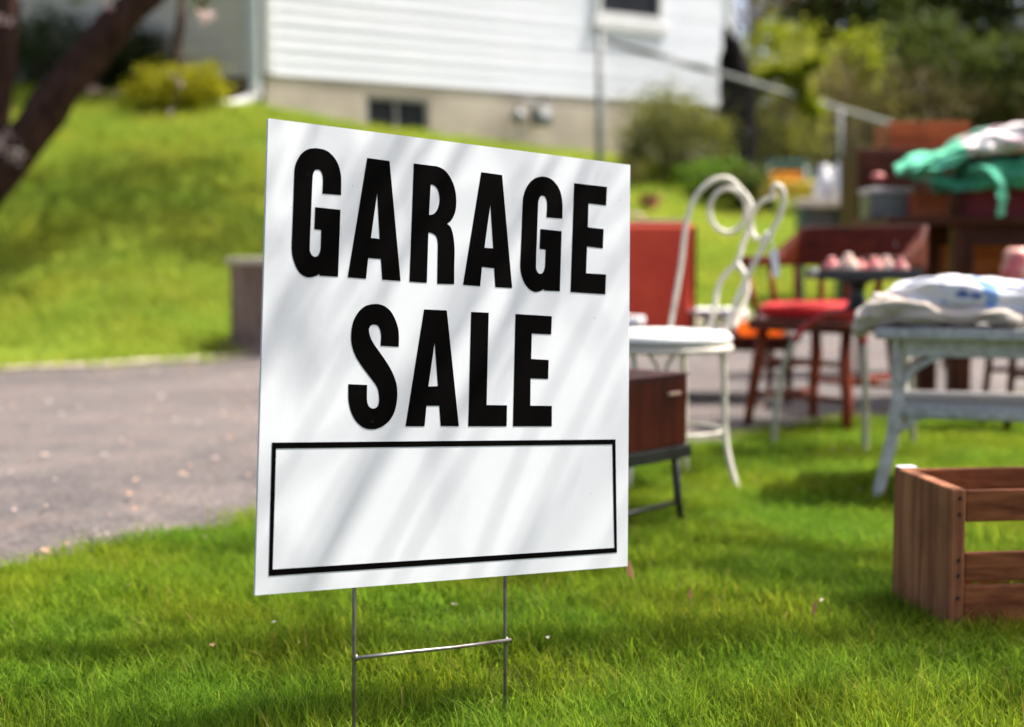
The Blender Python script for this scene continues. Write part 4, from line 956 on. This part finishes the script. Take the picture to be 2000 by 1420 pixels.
for a, b, sa, sb in ((0, 0, -1, -1), (TL, 0, 1, -1), (0, TD, -1, 1), (TL, TD, 1, 1)):
    lg = MB().tube(spline([tp(a, b, 0.445), tp(a, b, 0.36), tp(a - sa * 0.006, b, 0.27), tp(a + sa * 0.002, b + sb * .004, 0.20), tp(a + sa * 0.022, b + sb * 0.012, 0.10), tp(a + sa * 0.048, b + sb * 0.02, -0.01)], 4),
              [0.014] * 7 + [0.015, 0.017, 0.020, 0.021, 0.020, 0.018] + [0.016] * 5 + [0.015, 0.015, 0.014], 10).build('leg', M_wicker, wt, smooth=True)
    MB().tube(spline([tp(a, b, 0.30), tp(a - sa * 0.05, b, 0.36), tp(a - sa * 0.12, b, 0.40)], 4), 0.009, 6).build('brace', M_wicker, wt, smooth=True)
MB().box(tp(TL / 2, TD / 2, 0.255), (TL - 0.02, TD - 0.02, 0.016), FRw).build('shelf', M_wicker, wt, bevel=0.004)
MB().tube([tp(0.015, -0.008, 0.245), tp(TL - 0.015, -0.008, 0.245), tp(TL - 0.015, TD + 0.008, 0.245), tp(0.015, TD + 0.008, 0.245)], 0.017, 8, closed=True).build('shelf_edge', M_wicker, wt, smooth=True)
MB().tube(spline([tp(0.01, -0.005, 0.19), tp(0.05, -0.005, 0.225), tp(0.11, -0.005, 0.24)], 4), 0.009, 6).build('brace', M_wicker, wt, smooth=True)
M_towel = blotch('white towel with blue print', (0.76, 0.75, 0.77), [(9, 0.60, (0.09, 0.14, 0.36)), (12, 0.61, (0.24, 0.40, 0.72))])
M_beige = blotch('beige towel', (0.55, 0.47, 0.40), [(7, 0.6, (0.62, 0.60, 0.60))])
top = 0.478
# beige towel drooping over the near-left corner, then the white and blue one piled on it
secs = dense([(tp(-0.115, 0.10, top - 0.028), v * 0.10, 0.012), (tp(-0.10, 0.10, top - 0.005), v * 0.13, 0.040), (tp(-0.05, 0.11, top + 0.032), v * 0.15, 0.048), (tp(0.05, 0.12, top + 0.034), v * 0.16, 0.034), (tp(0.2, 0.12, top + 0.028), v * 0.16, 0.026), (tp(0.34, 0.12, top + 0.024), v * 0.15, 0.02)], 6)
bt_ = tag(slab(1.3, secs, M_beige, 'beige_towel', origin=tp(0.1, 0.12, top), wr=0.02, ws=11, crease=1.2), 'crumpled beige towel drooping over the left end of the wicker table', 'towel')
tp_ = tp; tp = lambda a, b, c: tp_(a - 0.045, b, c)
tw_ = thing('white_towel', tp(0.3, 0.15, top), 'white towel with blue print bundled on the wicker table', 'towel')
secs = dense([(tp(0.0, 0.17, top + 0.072), v * 0.08, 0.014), (tp(0.05, 0.15, top + 0.076), v * 0.15, 0.036), (tp(0.15, 0.14, top + 0.078), v * 0.16, 0.05), (tp(0.28, 0.15, top + 0.074), v * 0.16, 0.052), (tp(0.42, 0.15, top + 0.066), v * 0.16, 0.05), (tp(0.6, 0.16, top + 0.05), v * 0.15, 0.04), (tp(0.7, 0.16, top + 0.045), v * 0.08, 0.03)], 6)
core = slab(4.1, secs, M_towel, 'inner_fold', tw_, wr=0.02, ws=8)
tt = [c_ for c_ in wt.children if c_.name.startswith('table_top')][0]
drape('outer_fold', tp(0.30, 0.13, top + 0.17), u, v, 0.80, 0.52, 46, [core, bt_, tt], M_towel, tw_, seed=3.3, wave=0.035)
# ------------------------------------------------------------------ iron stand with a black tray of ornaments
sc_ = Vector((1.15, 4.74, 0))
ist = thing('iron_stand', sc_, 'cream iron stand with bowed legs painted red at the top', 'stand')
for fx, fy in ((-0.235, 0.12), (0.0, -0.14), (0.22, 0.12)):
    dd = Vector((fx, fy, 0))
    MB().tube(spline([sc_ + dd * 0.28 + UP * 0.47, sc_ + dd * 0.62 + UP * 0.425, sc_ + dd * 0.80 + UP * 0.37], 5), 0.011, 8).build('upper_leg', M_redpaint, ist, smooth=True)
    MB().tube(spline([sc_ + dd * 0.80 + UP * 0.37, sc_ + dd * 0.95 + UP * 0.27, sc_ + dd * 1.02 + UP * 0.14, sc_ + dd * 1.06 - UP * 0.01], 5), 0.0105, 8).build('leg', M_ironold, ist, smooth=True)
MB().lathe(sc_ + UP * 0.455, [(0.09, 0), (0.10, 0.006), (0.10, 0.02), (0.09, 0.026)], 24).build('top_plate', M_redpaint, ist)
MB().lathe(sc_ + UP * 0.48, [(0.05, 0), (0.03, 0.02), (0.022, 0.06), (0.03, 0.085), (0.06, 0.098)], 16).build('column', M_black, ist, smooth=True)
ty = thing('black_tray', sc_ + Vector((0.02, 0, 0.5785)), 'flat black tray holding pink ornaments above the towels', 'tray')
MB().box(sc_ + Vector((0.02, 0, 0.586)), (0.34, 0.22, 0.012)).build('base', M_black, ty, bevel=0.003)
mb = MB()
for s_ in (-1, 1): mb.box(sc_ + Vector((0.02, s_ * 0.106, 0.602)), (0.34, 0.008, 0.022)); mb.box(sc_ + Vector((0.02 + s_ * 0.166, 0, 0.602)), (0.008, 0.204, 0.022))
mb.build('rim', M_black, ty, bevel=0.002)
MB().lathe(sc_ + Vector((-0.165, -0.09, 0.590)), [(0.005, 0), (0.017, 0.006), (0.018, 0.018), (0.012, 0.028)], 12).build('knob', M_lid, ty, smooth=True)
ornl = ['peach ornament at the left end of the black tray', 'cream ornament second from the left on the black tray', 'deep pink ornament in the middle of the black tray', 'pink ornament right of the middle on the black tray', 'pale pink ornament second from the right on the black tray', 'peach ornament at the right end of the black tray']
for i, (dx, r, m) in enumerate(((-0.085, 0.03, M_pink), (-0.035, 0.036, M_peach), (0.01, 0.026, M_pink), (0.052, 0.030, M_pink), (0.095, 0.032, M_peach), (0.14, 0.028, M_pink))):
    p = sc_ + Vector((dx, 0.01 * (-1) ** i, 0.5925))
    ob = MB().lathe(p, [(r * 0.5, 0), (r * 0.95, r * 0.35), (r, r * 0.9), (r * 0.75, r * 1.45), (r * 0.4, r * 1.7), (r * 0.45, r * 1.9), (r * 0.2, r * 2.1)], 18).build('ornament', m, origin=p, smooth=True)
    tag(ob, ornl[i], 'ornament', 'pink ornaments on the tray')

# ------------------------------------------------------------------ captain's chair with red cushion
vb = Vector((0.75, 0.66, 0)); ub = Vector((0.66, -0.75, 0)); k0 = Vector((0.94, 5.46, 0))
def kp(a, b, c): return k0 + ub * a + vb * b + UP * c
kc = thing('captains_chair', kp(0.2, 0.18, 0), 'dark reddish wooden armchair with a deep curved back rail', 'chair')
SEATP = [(-0.02, -0.03), (0.21, -0.05), (0.44, -0.03), (0.45, 0.2), (0.42, 0.38), (0.21, 0.41), (0.0, 0.38), (-0.03, 0.2)]
pp = spline([(a, b, 0) for a, b in SEATP], 4, closed=True); mb = MB(); n = len(pp)
mb.v = [kp(q.x, q.y, 0.375) for q in pp] + [kp(q.x, q.y, 0.415) for q in pp]
mb.f = [tuple(range(n)), tuple(range(n, 2 * n))[::-1]] + [(i, n + i, n + (i + 1) % n, (i + 1) % n) for i in range(n)]
mb.build('seat', M_chairwoodx, kc, bevel=0.008)
for a, b, sa, sb in ((0, 0, -1, -1), (0.42, 0, 1, -1), (0.02, 0.34, -1, 1), (0.40, 0.34, 1, 1)):
    MB().tube([kp(a + sa * -0.02, b - sb * 0.02, 0.38), kp(a - sa * .01, b, 0.26), kp(a + sa * 0.01, b + sb * .01, 0.12), kp(a + sa * 0.02, b + sb * 0.025, -0.005)], [0.019, 0.024, 0.020, 0.016], 10).build('leg', M_chairwood, kc, smooth=True)
for (a0, b0), (a1, b1), z in (((0, 0), (0.42, 0), 0.26), ((0, 0), (0.42, 0), 0.13), ((0, 0), (0.02, 0.34), 0.23), ((0, 0), (0.02, 0.34), 0.12), ((0.42, 0), (0.40, 0.34), 0.20), ((0.02, 0.34), (0.40, 0.34), 0.16)):
    MB().tube([kp(a0, b0, z), kp((a0 + a1) / 2, (b0 + b1) / 2, z), kp(a1, b1, z)], [0.009, 0.013, 0.009], 8).build('stretcher', M_chairwood, kc, smooth=True)
arc = spline([(-0.06, -0.02, 0), (-0.085, 0.18, 0), (-0.07, 0.37, 0), (0.04, 0.445, 0), (0.21, 0.46, 0), (0.38, 0.445, 0), (0.49, 0.37, 0), (0.505, 0.18, 0), (0.48, -0.02, 0)], 5)
mb = MB(); n = len(arc)                            # arm and crest in one bent rail, deep at the back
for i, q in enumerate(arc):
    t = abs(i / (n - 1) - 0.5) * 2; hgt = 0.155 if t < 0.50 else (0.155 - (t - 0.50) / 0.20 * 0.115 if t < 0.70 else 0.04)
    thk = 0.026 if t < 0.6 else 0.045
    tn = (arc[min(i + 1, n - 1)] - arc[max(i - 1, 0)]).normalized(); nn = Vector((-tn.y, tn.x, 0))
    for s_, zz in ((-1, 0), (1, 0), (1, 1), (-1, 1)):
        c = q + nn * (s_ * thk / 2); mb.v.append(kp(c.x, c.y, 0.615 + zz * hgt))
for i in range(n - 1):
    for k in range(4): mb.f.append((i * 4 + k, i * 4 + (k + 1) % 4, i * 4 + 4 + (k + 1) % 4, i * 4 + 4 + k))
mb.f += [(3, 2, 1, 0), tuple((n - 1) * 4 + k for k in range(4))]
mb.build('crest_rail', M_chairwoodx, kc, bevel=0.006)
for i in range(1, n - 1, 4):
    q = arc[i]; sx = 0.21 + (q.x - 0.21) * 0.86; sy = 0.18 + (q.y - 0.18) * 0.82
    MB().tube([kp(sx, sy, 0.41), kp((sx + q.x) / 2, (sy + q.y) / 2, 0.52), kp(q.x, q.y, 0.62)], [0.009, 0.013, 0.009], 8).build('spindle', M_chairwood, kc, smooth=True)
MB().box(kp(0.285, 0.452, 0.70), (0.075, 0.004, 0.02), ((ub * 0.98 - vb * 0.2).normalized(), (vb * .98 + ub * 0.2).normalized(), UP)).build('label_plate', M_lid, kc)
secs = dense([(kp(-0.005, 0.17, 0.445), vb * 0.12, 0.02), (kp(0.02, 0.17, 0.446), vb * 0.175, 0.032), (kp(0.2, 0.17, 0.448), vb * 0.185, 0.036), (kp(0.38, 0.17, 0.446), vb * 0.175, 0.032), (kp(0.415, 0.17, 0.445), vb * 0.12, 0.02)], 5)
tag(slab(2.2, secs, M_redcloth, 'seat_cushion', origin=kp(0.2, 0.17, 0.42), wr=0.004), 'bright red cushion on the seat of the wooden armchair', 'cushion')

# ------------------------------------------------------------------ low table with red case, crockery
lt0 = Vector((0.17, 6.15, 0)); LTL, LTW, LTZ = 1.08, 0.55, 0.305
lt = thing('low_table', lt0 + Vector((LTL / 2, LTW / 2, 0)), 'low dark red wooden table behind the white iron chair', 'table')
MB().box(lt0 + Vector((LTL / 2, LTW / 2, LTZ - 0.0125)), (LTL, LTW, 0.025)).build('table_top', M_mahog, lt, bevel=0.004)
for b in (0.03, LTW - 0.03): MB().box(lt0 + Vector((LTL / 2, b, LTZ - 0.045)), (LTL - 0.1, 0.018, 0.04)).build('apron', M_darkz, lt, bevel=0.002)
for a in (0.04, LTL - 0.04):
    for b in (0.05, LTW - 0.05):
        zz = gz(lt0.x + a, lt0.y + b)
        MB().tube([lt0 + Vector((a, b, LTZ - 0.025)), lt0 + Vector((a, b, zz - 0.002))], [0.022, 0.014], 10).build('leg', M_darkz, lt, smooth=True)
rc = thing('red_case', lt0 + Vector((0.28, 0.34, LTZ)), 'upright red vinyl case with pale top edge behind the iron chair', 'case')
rcx0, rcx1 = 0.34 - 0.12, at(1353, 500, 6.45).x
MB().box(Vector(((rcx0 + rcx1) / 2, 6.50, LTZ + 0.002 + 0.245)), (rcx1 - rcx0, 0.14, 0.49)).build('body', M_redvinyl, rc, bevel=0.018)
MB().box(Vector(((rcx0 + rcx1) / 2, 6.50, LTZ + 0.002 + 0.498)), (rcx1 - rcx0 - 0.03, 0.12, 0.018)).build('top_edge', M_tanedge, rc, bevel=0.006)
MB().box(Vector((rcx1 + 0.008, 6.50, LTZ + 0.25)), (0.016, 0.12, 0.46)).build('side_strip', M_darkz, rc, bevel=0.005)
MB().tube(spline([Vector(((rcx0 + rcx1) / 2 - 0.08, 6.5, LTZ + 0.507)), Vector(((rcx0 + rcx1) / 2 - 0.06, 6.5, LTZ + 0.535)), Vector(((rcx0 + rcx1) / 2 + 0.06, 6.5, LTZ + 0.535)), Vector(((rcx0 + rcx1) / 2 + 0.08, 6.5, LTZ + 0.507))], 4), 0.009, 6).build('handle', M_tanedge, rc, smooth=True)
def cup(px, Y, r, h, lab, name='white_cup', m=M_porc, z=LTZ, cat='cup', grp=None):
    x = (px - 1000) / FPX * Y; p = Vector((x, Y, z))
    o_ = MB().lathe(p, [(r * 0.55, 0), (r * 0.62, h * 0.05), (r * 0.9, h * 0.4), (r, h * 0.75), (r * 0.97, h), (r * 0.90, h), (r * 0.9, h * 0.75), (r * 0.5, h * 0.2)], 20).build(name, m, origin=p, smooth=True)
    return tag(o_, lab, cat, grp)
cup(1240, 6.20, 0.045, 0.085, 'white cup at the foot of the red case beside the sign', grp='white china on the low table')
cup(1436, 6.34, 0.056, 0.115, 'white cup right of the dish on the low table', grp='white china on the low table')
cup(1491, 6.28, 0.050, 0.10, 'white cup nearest the wooden armchair on the low table', grp='white china on the low table')
p = Vector(((1388 - 1000) / FPX * 6.5, 6.5, LTZ)); ds_ = thing('china_dish', p, 'long white china dish on a foot behind the iron chair seat', 'dish')
mb = MB(); mb.lathe(p, [(0.055, 0), (0.03, 0.02), (0.022, 0.05), (0.06, 0.065)], 18); mb.build('foot', M_porc, ds_, smooth=True)
mb = MB(); mb.lathe(p + UP * 0.065, [(0.05, 0), (0.12, 0.02), (0.135, 0.04), (0.128, 0.04), (0.11, 0.026), (0.03, 0.012)], 24); mb.build('bowl', M_porc, ds_, smooth=True)
for px, lab in ((1462, 'orange glass bowl on the left front of the low table'), (1515, 'orange glass bowl beside the armchair leg on the low table')):
    cup(px, 6.22, 0.056, 0.062, lab, 'glass_bowl', M_amber, cat='bowl', grp='orange glass bowls')

# ------------------------------------------------------------------ desk, quilt, cabinet
dk0 = Vector((1.56, 5.95, 0)); DL, DW = 1.25, 0.62; DZ = 0.815
dk = thing('dark_desk', dk0 + Vector((DL / 2, DW / 2, 0)), 'dark brown wooden desk under the green and white quilt', 'desk')
dtop = MB().box(dk0 + Vector((DL / 2, DW / 2, DZ - 0.015)), (DL, DW, 0.03)).build('desk_top', M_dark, dk, bevel=0.006)
for b in (0.07, DW - 0.07): MB().box(dk0 + Vector((DL / 2 + 0.1, b, DZ - 0.075)), (DL - 0.5, 0.02, 0.09)).build('apron', M_dark, dk, bevel=0.003)
for a in (0.335, DL - 0.1):
    for b in (0.07, DW - 0.07):
        MB().box(dk0 + Vector((a, b, (DZ - 0.03) / 2)), (0.085, 0.085, DZ - 0.03)).build('leg', M_darkz, dk, bevel=0.006)
MB().box(dk0 + Vector((DL / 2 + 0.12, DW - 0.09, 0.60)), (DL - 0.54, 0.02, 0.20)).build('back_panel', M_orange, dk)
rb = MB().box(Vector((2.28, 6.22, DZ + 0.0605)), (0.70, 0.40, 0.119)).build('storage_box', M_maroon, origin=(2.28, 6.22, DZ), bevel=0.008)
tag(rb, 'maroon box under the green quilt on the desk', 'box')
M_quiltg = blotch('green quilt', (0.08, 0.44, 0.27), [(3.2, 0.60, (0.70, 0.66, 0.66)), (5, 0.68, (0.66, 0.36, 0.42))])
def quilt_top():
    m, nt, b = nodes_of('quilt top, green towards one end'); v = coords(nt)
    sx = nt.nodes.new('ShaderNodeSeparateXYZ'); nt.links.new(v, sx.inputs[0])
    n = noise_tex(nt, v, 5, 2, 0.4)
    ad = nt.nodes.new('ShaderNodeMath'); ad.operation = 'MULTIPLY_ADD'; ad.inputs[1].default_value = 0.9
    nt.links.new(n.outputs['Fac'], ad.inputs[0]); nt.links.new(sx.outputs['X'], ad.inputs[2])
    r = ramp_node(nt, [(0.17, (0.14, 0.54, 0.34)), (0.19, (0.30, 0.60, 0.42)), (0.22, (0.62, 0.36, 0.42)), (0.25, (0.66, 0.46, 0.50)), (0.27, (0.80, 0.77, 0.74)), (0.44, (0.80, 0.77, 0.74)), (0.46, (0.72, 0.45, 0.50)), (0.52, (0.74, 0.66, 0.42))])
    nt.links.new(ad.outputs[0], r.inputs['Fac']); nt.links.new(r.outputs['Color'], b.inputs['Base Color'])
    b.inputs['Roughness'].default_value = 0.9; b.inputs['Specular IOR Level'].default_value = 0.15
    n2 = nt.nodes.new('ShaderNodeTexVoronoi'); n2.inputs['Scale'].default_value = 16; nt.links.new(v, n2.inputs['Vector']); add_bump(nt, b, n2.outputs['Distance'], 0.7, 0.02)
    return m
M_quiltw = quilt_top()
qz = DZ + 0.122
qt = thing('folded_quilt', Vector((2.2, 6.2, qz)), 'green and white quilt with pink patches folded on the maroon box', 'quilt')
Yq = Vector((0, 1, 0))
def qs(px, ytop, ybot, hd, Yc=6.1, Yf=5.85):
    a, b = at(px, ytop, Yf), at(px, ybot, Yf); return (Vector((a.x * Yc / Yf, Yc, (a.z + b.z) / 2)), Yq * hd, abs(a.z - b.z) / 2)
slab(7.7, dense([qs(1792, 346, 356, 0.10), qs(1815, 338, 364, 0.17), qs(1850, 334, 372, 0.19), qs(1900, 330, 372, 0.20), qs(1960, 328, 372, 0.21), qs(2060, 326, 372, 0.21), qs(2130, 330, 370, 0.17)], 8), M_quiltg, 'lower_fold', qt, wr=0.035, ws=7, crease=1.6)
slab(9.7, dense([qs(1766, 318, 330, 0.10), qs(1782, 302, 338, 0.20), qs(1830, 276, 332, 0.26), qs(1880, 254, 312, 0.28), qs(1930, 240, 300, 0.29), qs(1990, 234, 296, 0.29), qs(2060, 236, 300, 0.28), qs(2120, 250, 310, 0.22)], 8), M_quiltw, 'upper_fold', qt, wr=0.035, ws=6, crease=1.6)
slab(5.1, dense([qs(1870, 316, 350, 0.16), qs(1900, 306, 356, 0.23), qs(1950, 300, 358, 0.25), qs(2000, 300, 356, 0.25), qs(2060, 306, 350, 0.2)], 8), M_quiltg, 'middle_fold', qt, wr=0.03, ws=8, crease=1.5)
sheet = []
for (px, py, Yd) in ((1905, 330, 5.86), (1930, 328, 5.82), (1948, 340, 5.79), (1957, 362, 5.78), (1958, 390, 5.775), (1953, 418, 5.78)): sheet.append(at(px, py, Yd))
slab(3.3, dense([(q_, Vector((0.045 - 0.004 * i_, 0.03, 0)), 0.012) for i_, q_ in enumerate(sheet)], 6), M_quiltg, 'hanging_corner', qt, wr=0.012, ws=14, n=24)
gb = thing('metal_box', Vector((1.72, 6.36, DZ)), 'grey metal box with a pale lid on the left end of the desk', 'box')
gx = at(1730, 400, 6.36).x
MB().box(Vector((gx, 6.36, DZ + 0.055)), (0.19, 0.2, 0.106)).build('body', M_greymetal, gb, bevel=0.008)
MB().box(Vector((gx, 6.36, DZ + 0.122)), (0.196, 0.206, 0.026)).build('lid', M_lid, gb, bevel=0.006)
sx_ = at(1808, 395, 6.25).x
sb_ = thing('small_wooden_box', Vector((sx_, 6.25, DZ)), 'small orange-brown wooden box beside the grey metal box on the desk', 'box')
MB().box(Vector((sx_, 6.25, DZ + 0.046)), (0.15, 0.16, 0.09)).build('body', M_orange, sb_, bevel=0.004)
MB().box(Vector((sx_, 6.25, DZ + 0.101)), (0.16, 0.17, 0.018)).build('lid', M_orange, sb_, bevel=0.004)
cb0 = at(1676, 290, 7.5); cbx1 = cb0.x + 0.62; CZ = cb0.z
cb = thing('wooden_cabinet', Vector((cb0.x + 0.31, 7.7, gz(cb0.x, 7.7))), 'tall dark brown cabinet on slim legs behind the desk', 'cabinet')
MB().box(Vector((cb0.x + 0.31, 7.7, (0.55 + CZ) / 2)), (0.62, 0.40, CZ - 0.55)).build('body', M_darkz, cb, bevel=0.006)
for a in (0.03, 0.59):
    for b in (-0.17, 0.17): MB().tube([Vector((cb0.x + a, 7.7 + b, 0.56)), Vector((cb0.x + a, 7.7 + b, -0.0))], [0.02, 0.013], 8).build('leg', M_darkz, cb, smooth=True)
dr = MB().box(Vector((cb0.x + 0.155, 7.497, (0.62 + CZ) / 2)), (0.27, 0.014, CZ - 0.67)).build('door', M_dark, cb, bevel=0.003)
MB().lathe(at(1715, 345, 7.46), [(0.012, -0.018), (0.03, -0.012), (0.034, 0.0), (0.03, 0.012), (0.012, 0.018)], 14).build('knob', M_pink, dr, smooth=True)
ob0 = at(1733, 240, 7.6); oz1 = ob0.z
ob = thing('wooden_box', Vector((ob0.x + 0.2, 7.7, CZ + 0.001)), 'orange-red stained wooden box on top of the dark cabinet', 'box')
ow, od, oh = 0.42, 0.30, oz1 - CZ - 0.001
for yy in (-od / 2, od / 2): MB().box(Vector((ob0.x + ow / 2, 7.7 + yy, CZ + 0.001 + oh / 2)), (ow, 0.016, oh)).build('side_board', M_orange, ob, bevel=0.003)
for xx in (0.01, ow - 0.01): MB().box(Vector((ob0.x + xx, 7.7, CZ + 0.001 + oh / 2)), (0.016, od - 0.02, oh - 0.002)).build('end_board', M_orange, ob, bevel=0.003)
MB().box(Vector((ob0.x + ow / 2, 7.7, CZ + 0.008)), (ow - 0.04, od - 0.02, 0.012)).build('bottom_board', M_orange, ob)
p = at(1985, 545, 5.3); pv = MB().lathe(Vector((p.x, 5.3, 0.545)), [(0.03, 0), (0.055, 0.02), (0.06, 0.06), (0.045, 0.10), (0.05, 0.12), (0.03, 0.14)], 18).build('pink_vase', M_peach, smooth=True, origin=Vector((p.x, 5.3, 0.545))); pv.data.materials[0] = M_pink
tag(pv, 'pink and white vase at the right edge behind the towels', 'vase')
p0 = Vector((p.x + 0.1, 5.3, 0)); sl = thing('wooden_stool', p0, 'dark wooden stool behind the wicker table carrying the pink vase', 'stool')
MB().box(p0 + UP * 0.53, (0.36, 0.30, 0.028)).build('seat', M_dark, sl, bevel=0.006)
for a, b in ((-1, -1), (1, -1), (-1, 1), (1, 1)):
    MB().tube([p0 + Vector((a * 0.13, b * 0.11, 0.52)), p0 + Vector((a * 0.17, b * 0.14, -0.005))], [0.016, 0.013], 8).build('leg', M_darkz, sl, smooth=True)
for b in (-1, 1): MB().tube([p0 + Vector((-0.155, b * 0.128, 0.22)), p0 + Vector((0.155, b * 0.128, 0.22))], 0.010, 8).build('stretcher', M_dark, sl, smooth=True)

# ------------------------------------------------------------------ child's chair, bench and jugs on the bank
q0 = on_g(1538, 15.2); kd = thing('child_chair', q0, 'small yellow and orange chair with blue-green frame on the grass bank', 'chair')
for a in (-0.2, 0.2):
    for b in (-0.15, 0.15):
        zt = 0.52 if b > 0 else 0.25
        MB().tube([q0 + Vector((a, b, -0.15)), q0 + Vector((a, b * 1.05, zt))], 0.028, 8).build('leg', M_teal, kd, smooth=True)
MB().box(q0 + Vector((-0.09, -0.06, 0.26)), (0.62, 0.48, 0.17)).build('seat', M_yellow, kd, bevel=0.02)
MB().box(q0 + Vector((0, 0.165, 0.40)), (0.38, 0.035, 0.15)).build('back_panel', M_orangey, kd, bevel=0.012)
MB().box(q0 + Vector((0, 0.17, 0.53)), (0.46, 0.05, 0.10)).build('top_rail', M_teal, kd, bevel=0.012)
b0 = on_g(1600, 10.6); bn = thing('small_table', b0, 'small table with a pale board top carrying two white jugs', 'table')
bz = at(1600, 392, 10.6).z
MB().box(Vector((b0.x, b0.y, bz - 0.02)), (0.40, 0.30, 0.055)).build('board_top', M_paleboard, bn, bevel=0.008)
for a in (-0.15, 0.15): MB().box(Vector((b0.x + a, b0.y, (bz - 0.04 + b0.z - 0.1) / 2)), (0.03, 0.22, bz - 0.04 - b0.z + 0.1)).build('leg_panel', M_teal, bn, bevel=0.004)
MB().box(Vector((b0.x, b0.y + 0.09, bz - 0.14)), (0.27, 0.02, 0.18)).build('back_panel', M_greymetal, bn)
for px, r, h, lab in ((1606, 0.075, 0.27, 'tall white jug on the left of the small pale table'), (1636, 0.085, 0.28, 'rounded white jug on the right of the small pale table')):
    x = (px - 1000) / FPX * 10.6; p = Vector((x, 10.6 + (0.05 if px < 1620 else -0.03), bz))
    jg = thing('white_jug', p, lab, 'jug', 'white jugs on the small table')
    MB().lathe(p, [(r * 0.6, 0), (r, h * 0.15), (r * 1.0, h * 0.4), (r * 0.7, h * 0.75), (r * 0.45, h * 0.88), (r * 0.5, h)], 20).build('body', M_porc, jg, smooth=True)
    MB().tube(spline([p + Vector((r * 0.45, 0, h * 0.9)), p + Vector((r * 1.15, 0, h * 0.8)), p + Vector((r * 1.1, 0, h * 0.5)), p + Vector((r * 0.95, 0, h * 0.35))], 4), 0.010, 6).build('handle', M_porc, jg, smooth=True)

# ------------------------------------------------------------------ weathered wooden trough across the driveway
t0 = at(455, 652, 9.15); t0 = Vector((t0.x, 9.15, 0)); zz = gz(t0.x, 9.2)
wb = thing('wooden_planter', Vector((t0.x + 0.3, 9.2, zz)), 'weathered grey wooden box with a flared base across the driveway, half behind the sign', 'planter')
ut = Vector((0.72, -0.69, 0)); vt = Vector((0.69, 0.72, 0)); FRt = (ut, vt, UP); w0 = Vector((t0.x + 0.02, 9.0, zz - 0.10))
def wp2(a, b, c): return w0 + ut * a + vt * b + UP * c
for k in range(3): MB().box(wp2(0.085 + k * 0.155, 0.02, 0.36), (0.150, 0.035, 0.50), FRt).build('front_plank', M_greywood, wb, bevel=0.004)
for k in range(3): MB().box(wp2(0.085 + k * 0.155, 0.42, 0.36), (0.150, 0.035, 0.50), FRt).build('back_plank', M_greywood, wb, bevel=0.004)
for a in (0.0, 0.485): MB().box(wp2(a, 0.22, 0.36), (0.03, 0.43, 0.496), FRt).build('end_panel', M_greywood, wb, bevel=0.004)
mb = MB(); mb.box(wp2(0.24, 0.22, 0.63), (0.53, 0.48, 0.04), FRt); mb.build('lid', M_paleboard, wb, bevel=0.006)
mb = MB(); mb.box(wp2(0.24, 0.22, 0.065), (0.66, 0.60, 0.10), FRt, taper=0.86); mb.build('base', M_greywood, wb, bevel=0.006)

# ------------------------------------------------------------------ litter: petals on the driveway, dry leaves in the grass
def flake(mb, rng, p, s):
    a = rng.uniform(0, 6.28); X = Vector((math.cos(a), math.sin(a), rng.uniform(-.25, .25))); Yv = Vector((-math.sin(a), math.cos(a), rng.uniform(-.25, .25)))
    L_ = s * rng.uniform(0.8, 1.5); W_ = s * rng.uniform(0.5, 0.9)
    mb.add([p - X * L_ / 2, p - X * L_ * .1 + Yv * W_ / 2 + UP * s * .15, p + X * L_ / 2, p - X * L_ * .1 - Yv * W_ / 2 + UP * s * .15], [(0, 1, 2, 3)])
mb = MB(); rng = random.Random(14)
while len(mb.f) < 1500:
    x = rng.uniform(-5, 4); y = rng.uniform(2, 12)
    if on_drive(x, y, -0.05):
        e_ = min(y - near_edge(x), far_edge(x) - y)
        if rng.random() < 0.35 + 0.65 * math.exp(-e_ / 0.5): flake(mb, rng, Vector((x, y, gz(x, y) + 0.028)), rng.uniform(0.010, 0.030))
tag(mb.build('fallen_petals', M_petal), 'pale petals and leaf scraps scattered over the driveway', 'petals', kind='stuff')
mb = MB()
while len(mb.f) < 60:
    x = rng.uniform(-1.5, 2.2); y = rng.uniform(2.1, 5.5)
    if y < near_edge(x): flake(mb, rng, Vector((x, y, 0.05)), rng.uniform(0.006, 0.012))
tag(mb.build('lawn_petals', M_petal), 'tiny pale petals caught in the foreground grass', 'petals', kind='stuff')
M_dry = leafy('dry leaf', [(0.42, 0.25, 0.12), (0.36, 0.18, 0.08)], 0.3)
for px, py, s, lab in ((1232, 1112, 0.04, 'tan dry leaf in the grass by the lower right corner of the sign'), (1350, 1160, 0.025, 'small brown dry leaf in the open grass between sign and crate'), (1593, 1188, 0.03, 'brown dry leaf in the grass left of the crate')):
    r = ray(px, py); k = (0.07 - EYE) / r.z; p = Vector((0, 0, EYE)) + r * k
    mb = MB(); a = random.Random(px).uniform(0, 3); X = Vector((math.cos(a), 0.3, math.sin(a))).normalized(); Yv = X.orthogonal().normalized(); Nn = X.cross(Yv)
    mb.add([p - X * s * .5, p - X * s * .2 + Yv * s * .25 + Nn * s * .08, p + X * s * .2 + Yv * s * .2 + Nn * s * .1, p + X * s * .5, p + X * s * .2 - Yv * s * .2 + Nn * s * .1, p - X * s * .2 - Yv * s * .25 + Nn * s * .08], [(0, 1, 2, 3), (0, 3, 4, 5)])
    mb.tube([p - X * s * .5, p - X * s * .85 - Nn * s * .1], s * 0.02, 4)
    tag(mb.build('dry_leaf', M_dry, origin=p), lab, 'leaf', 'dry leaves in the grass')
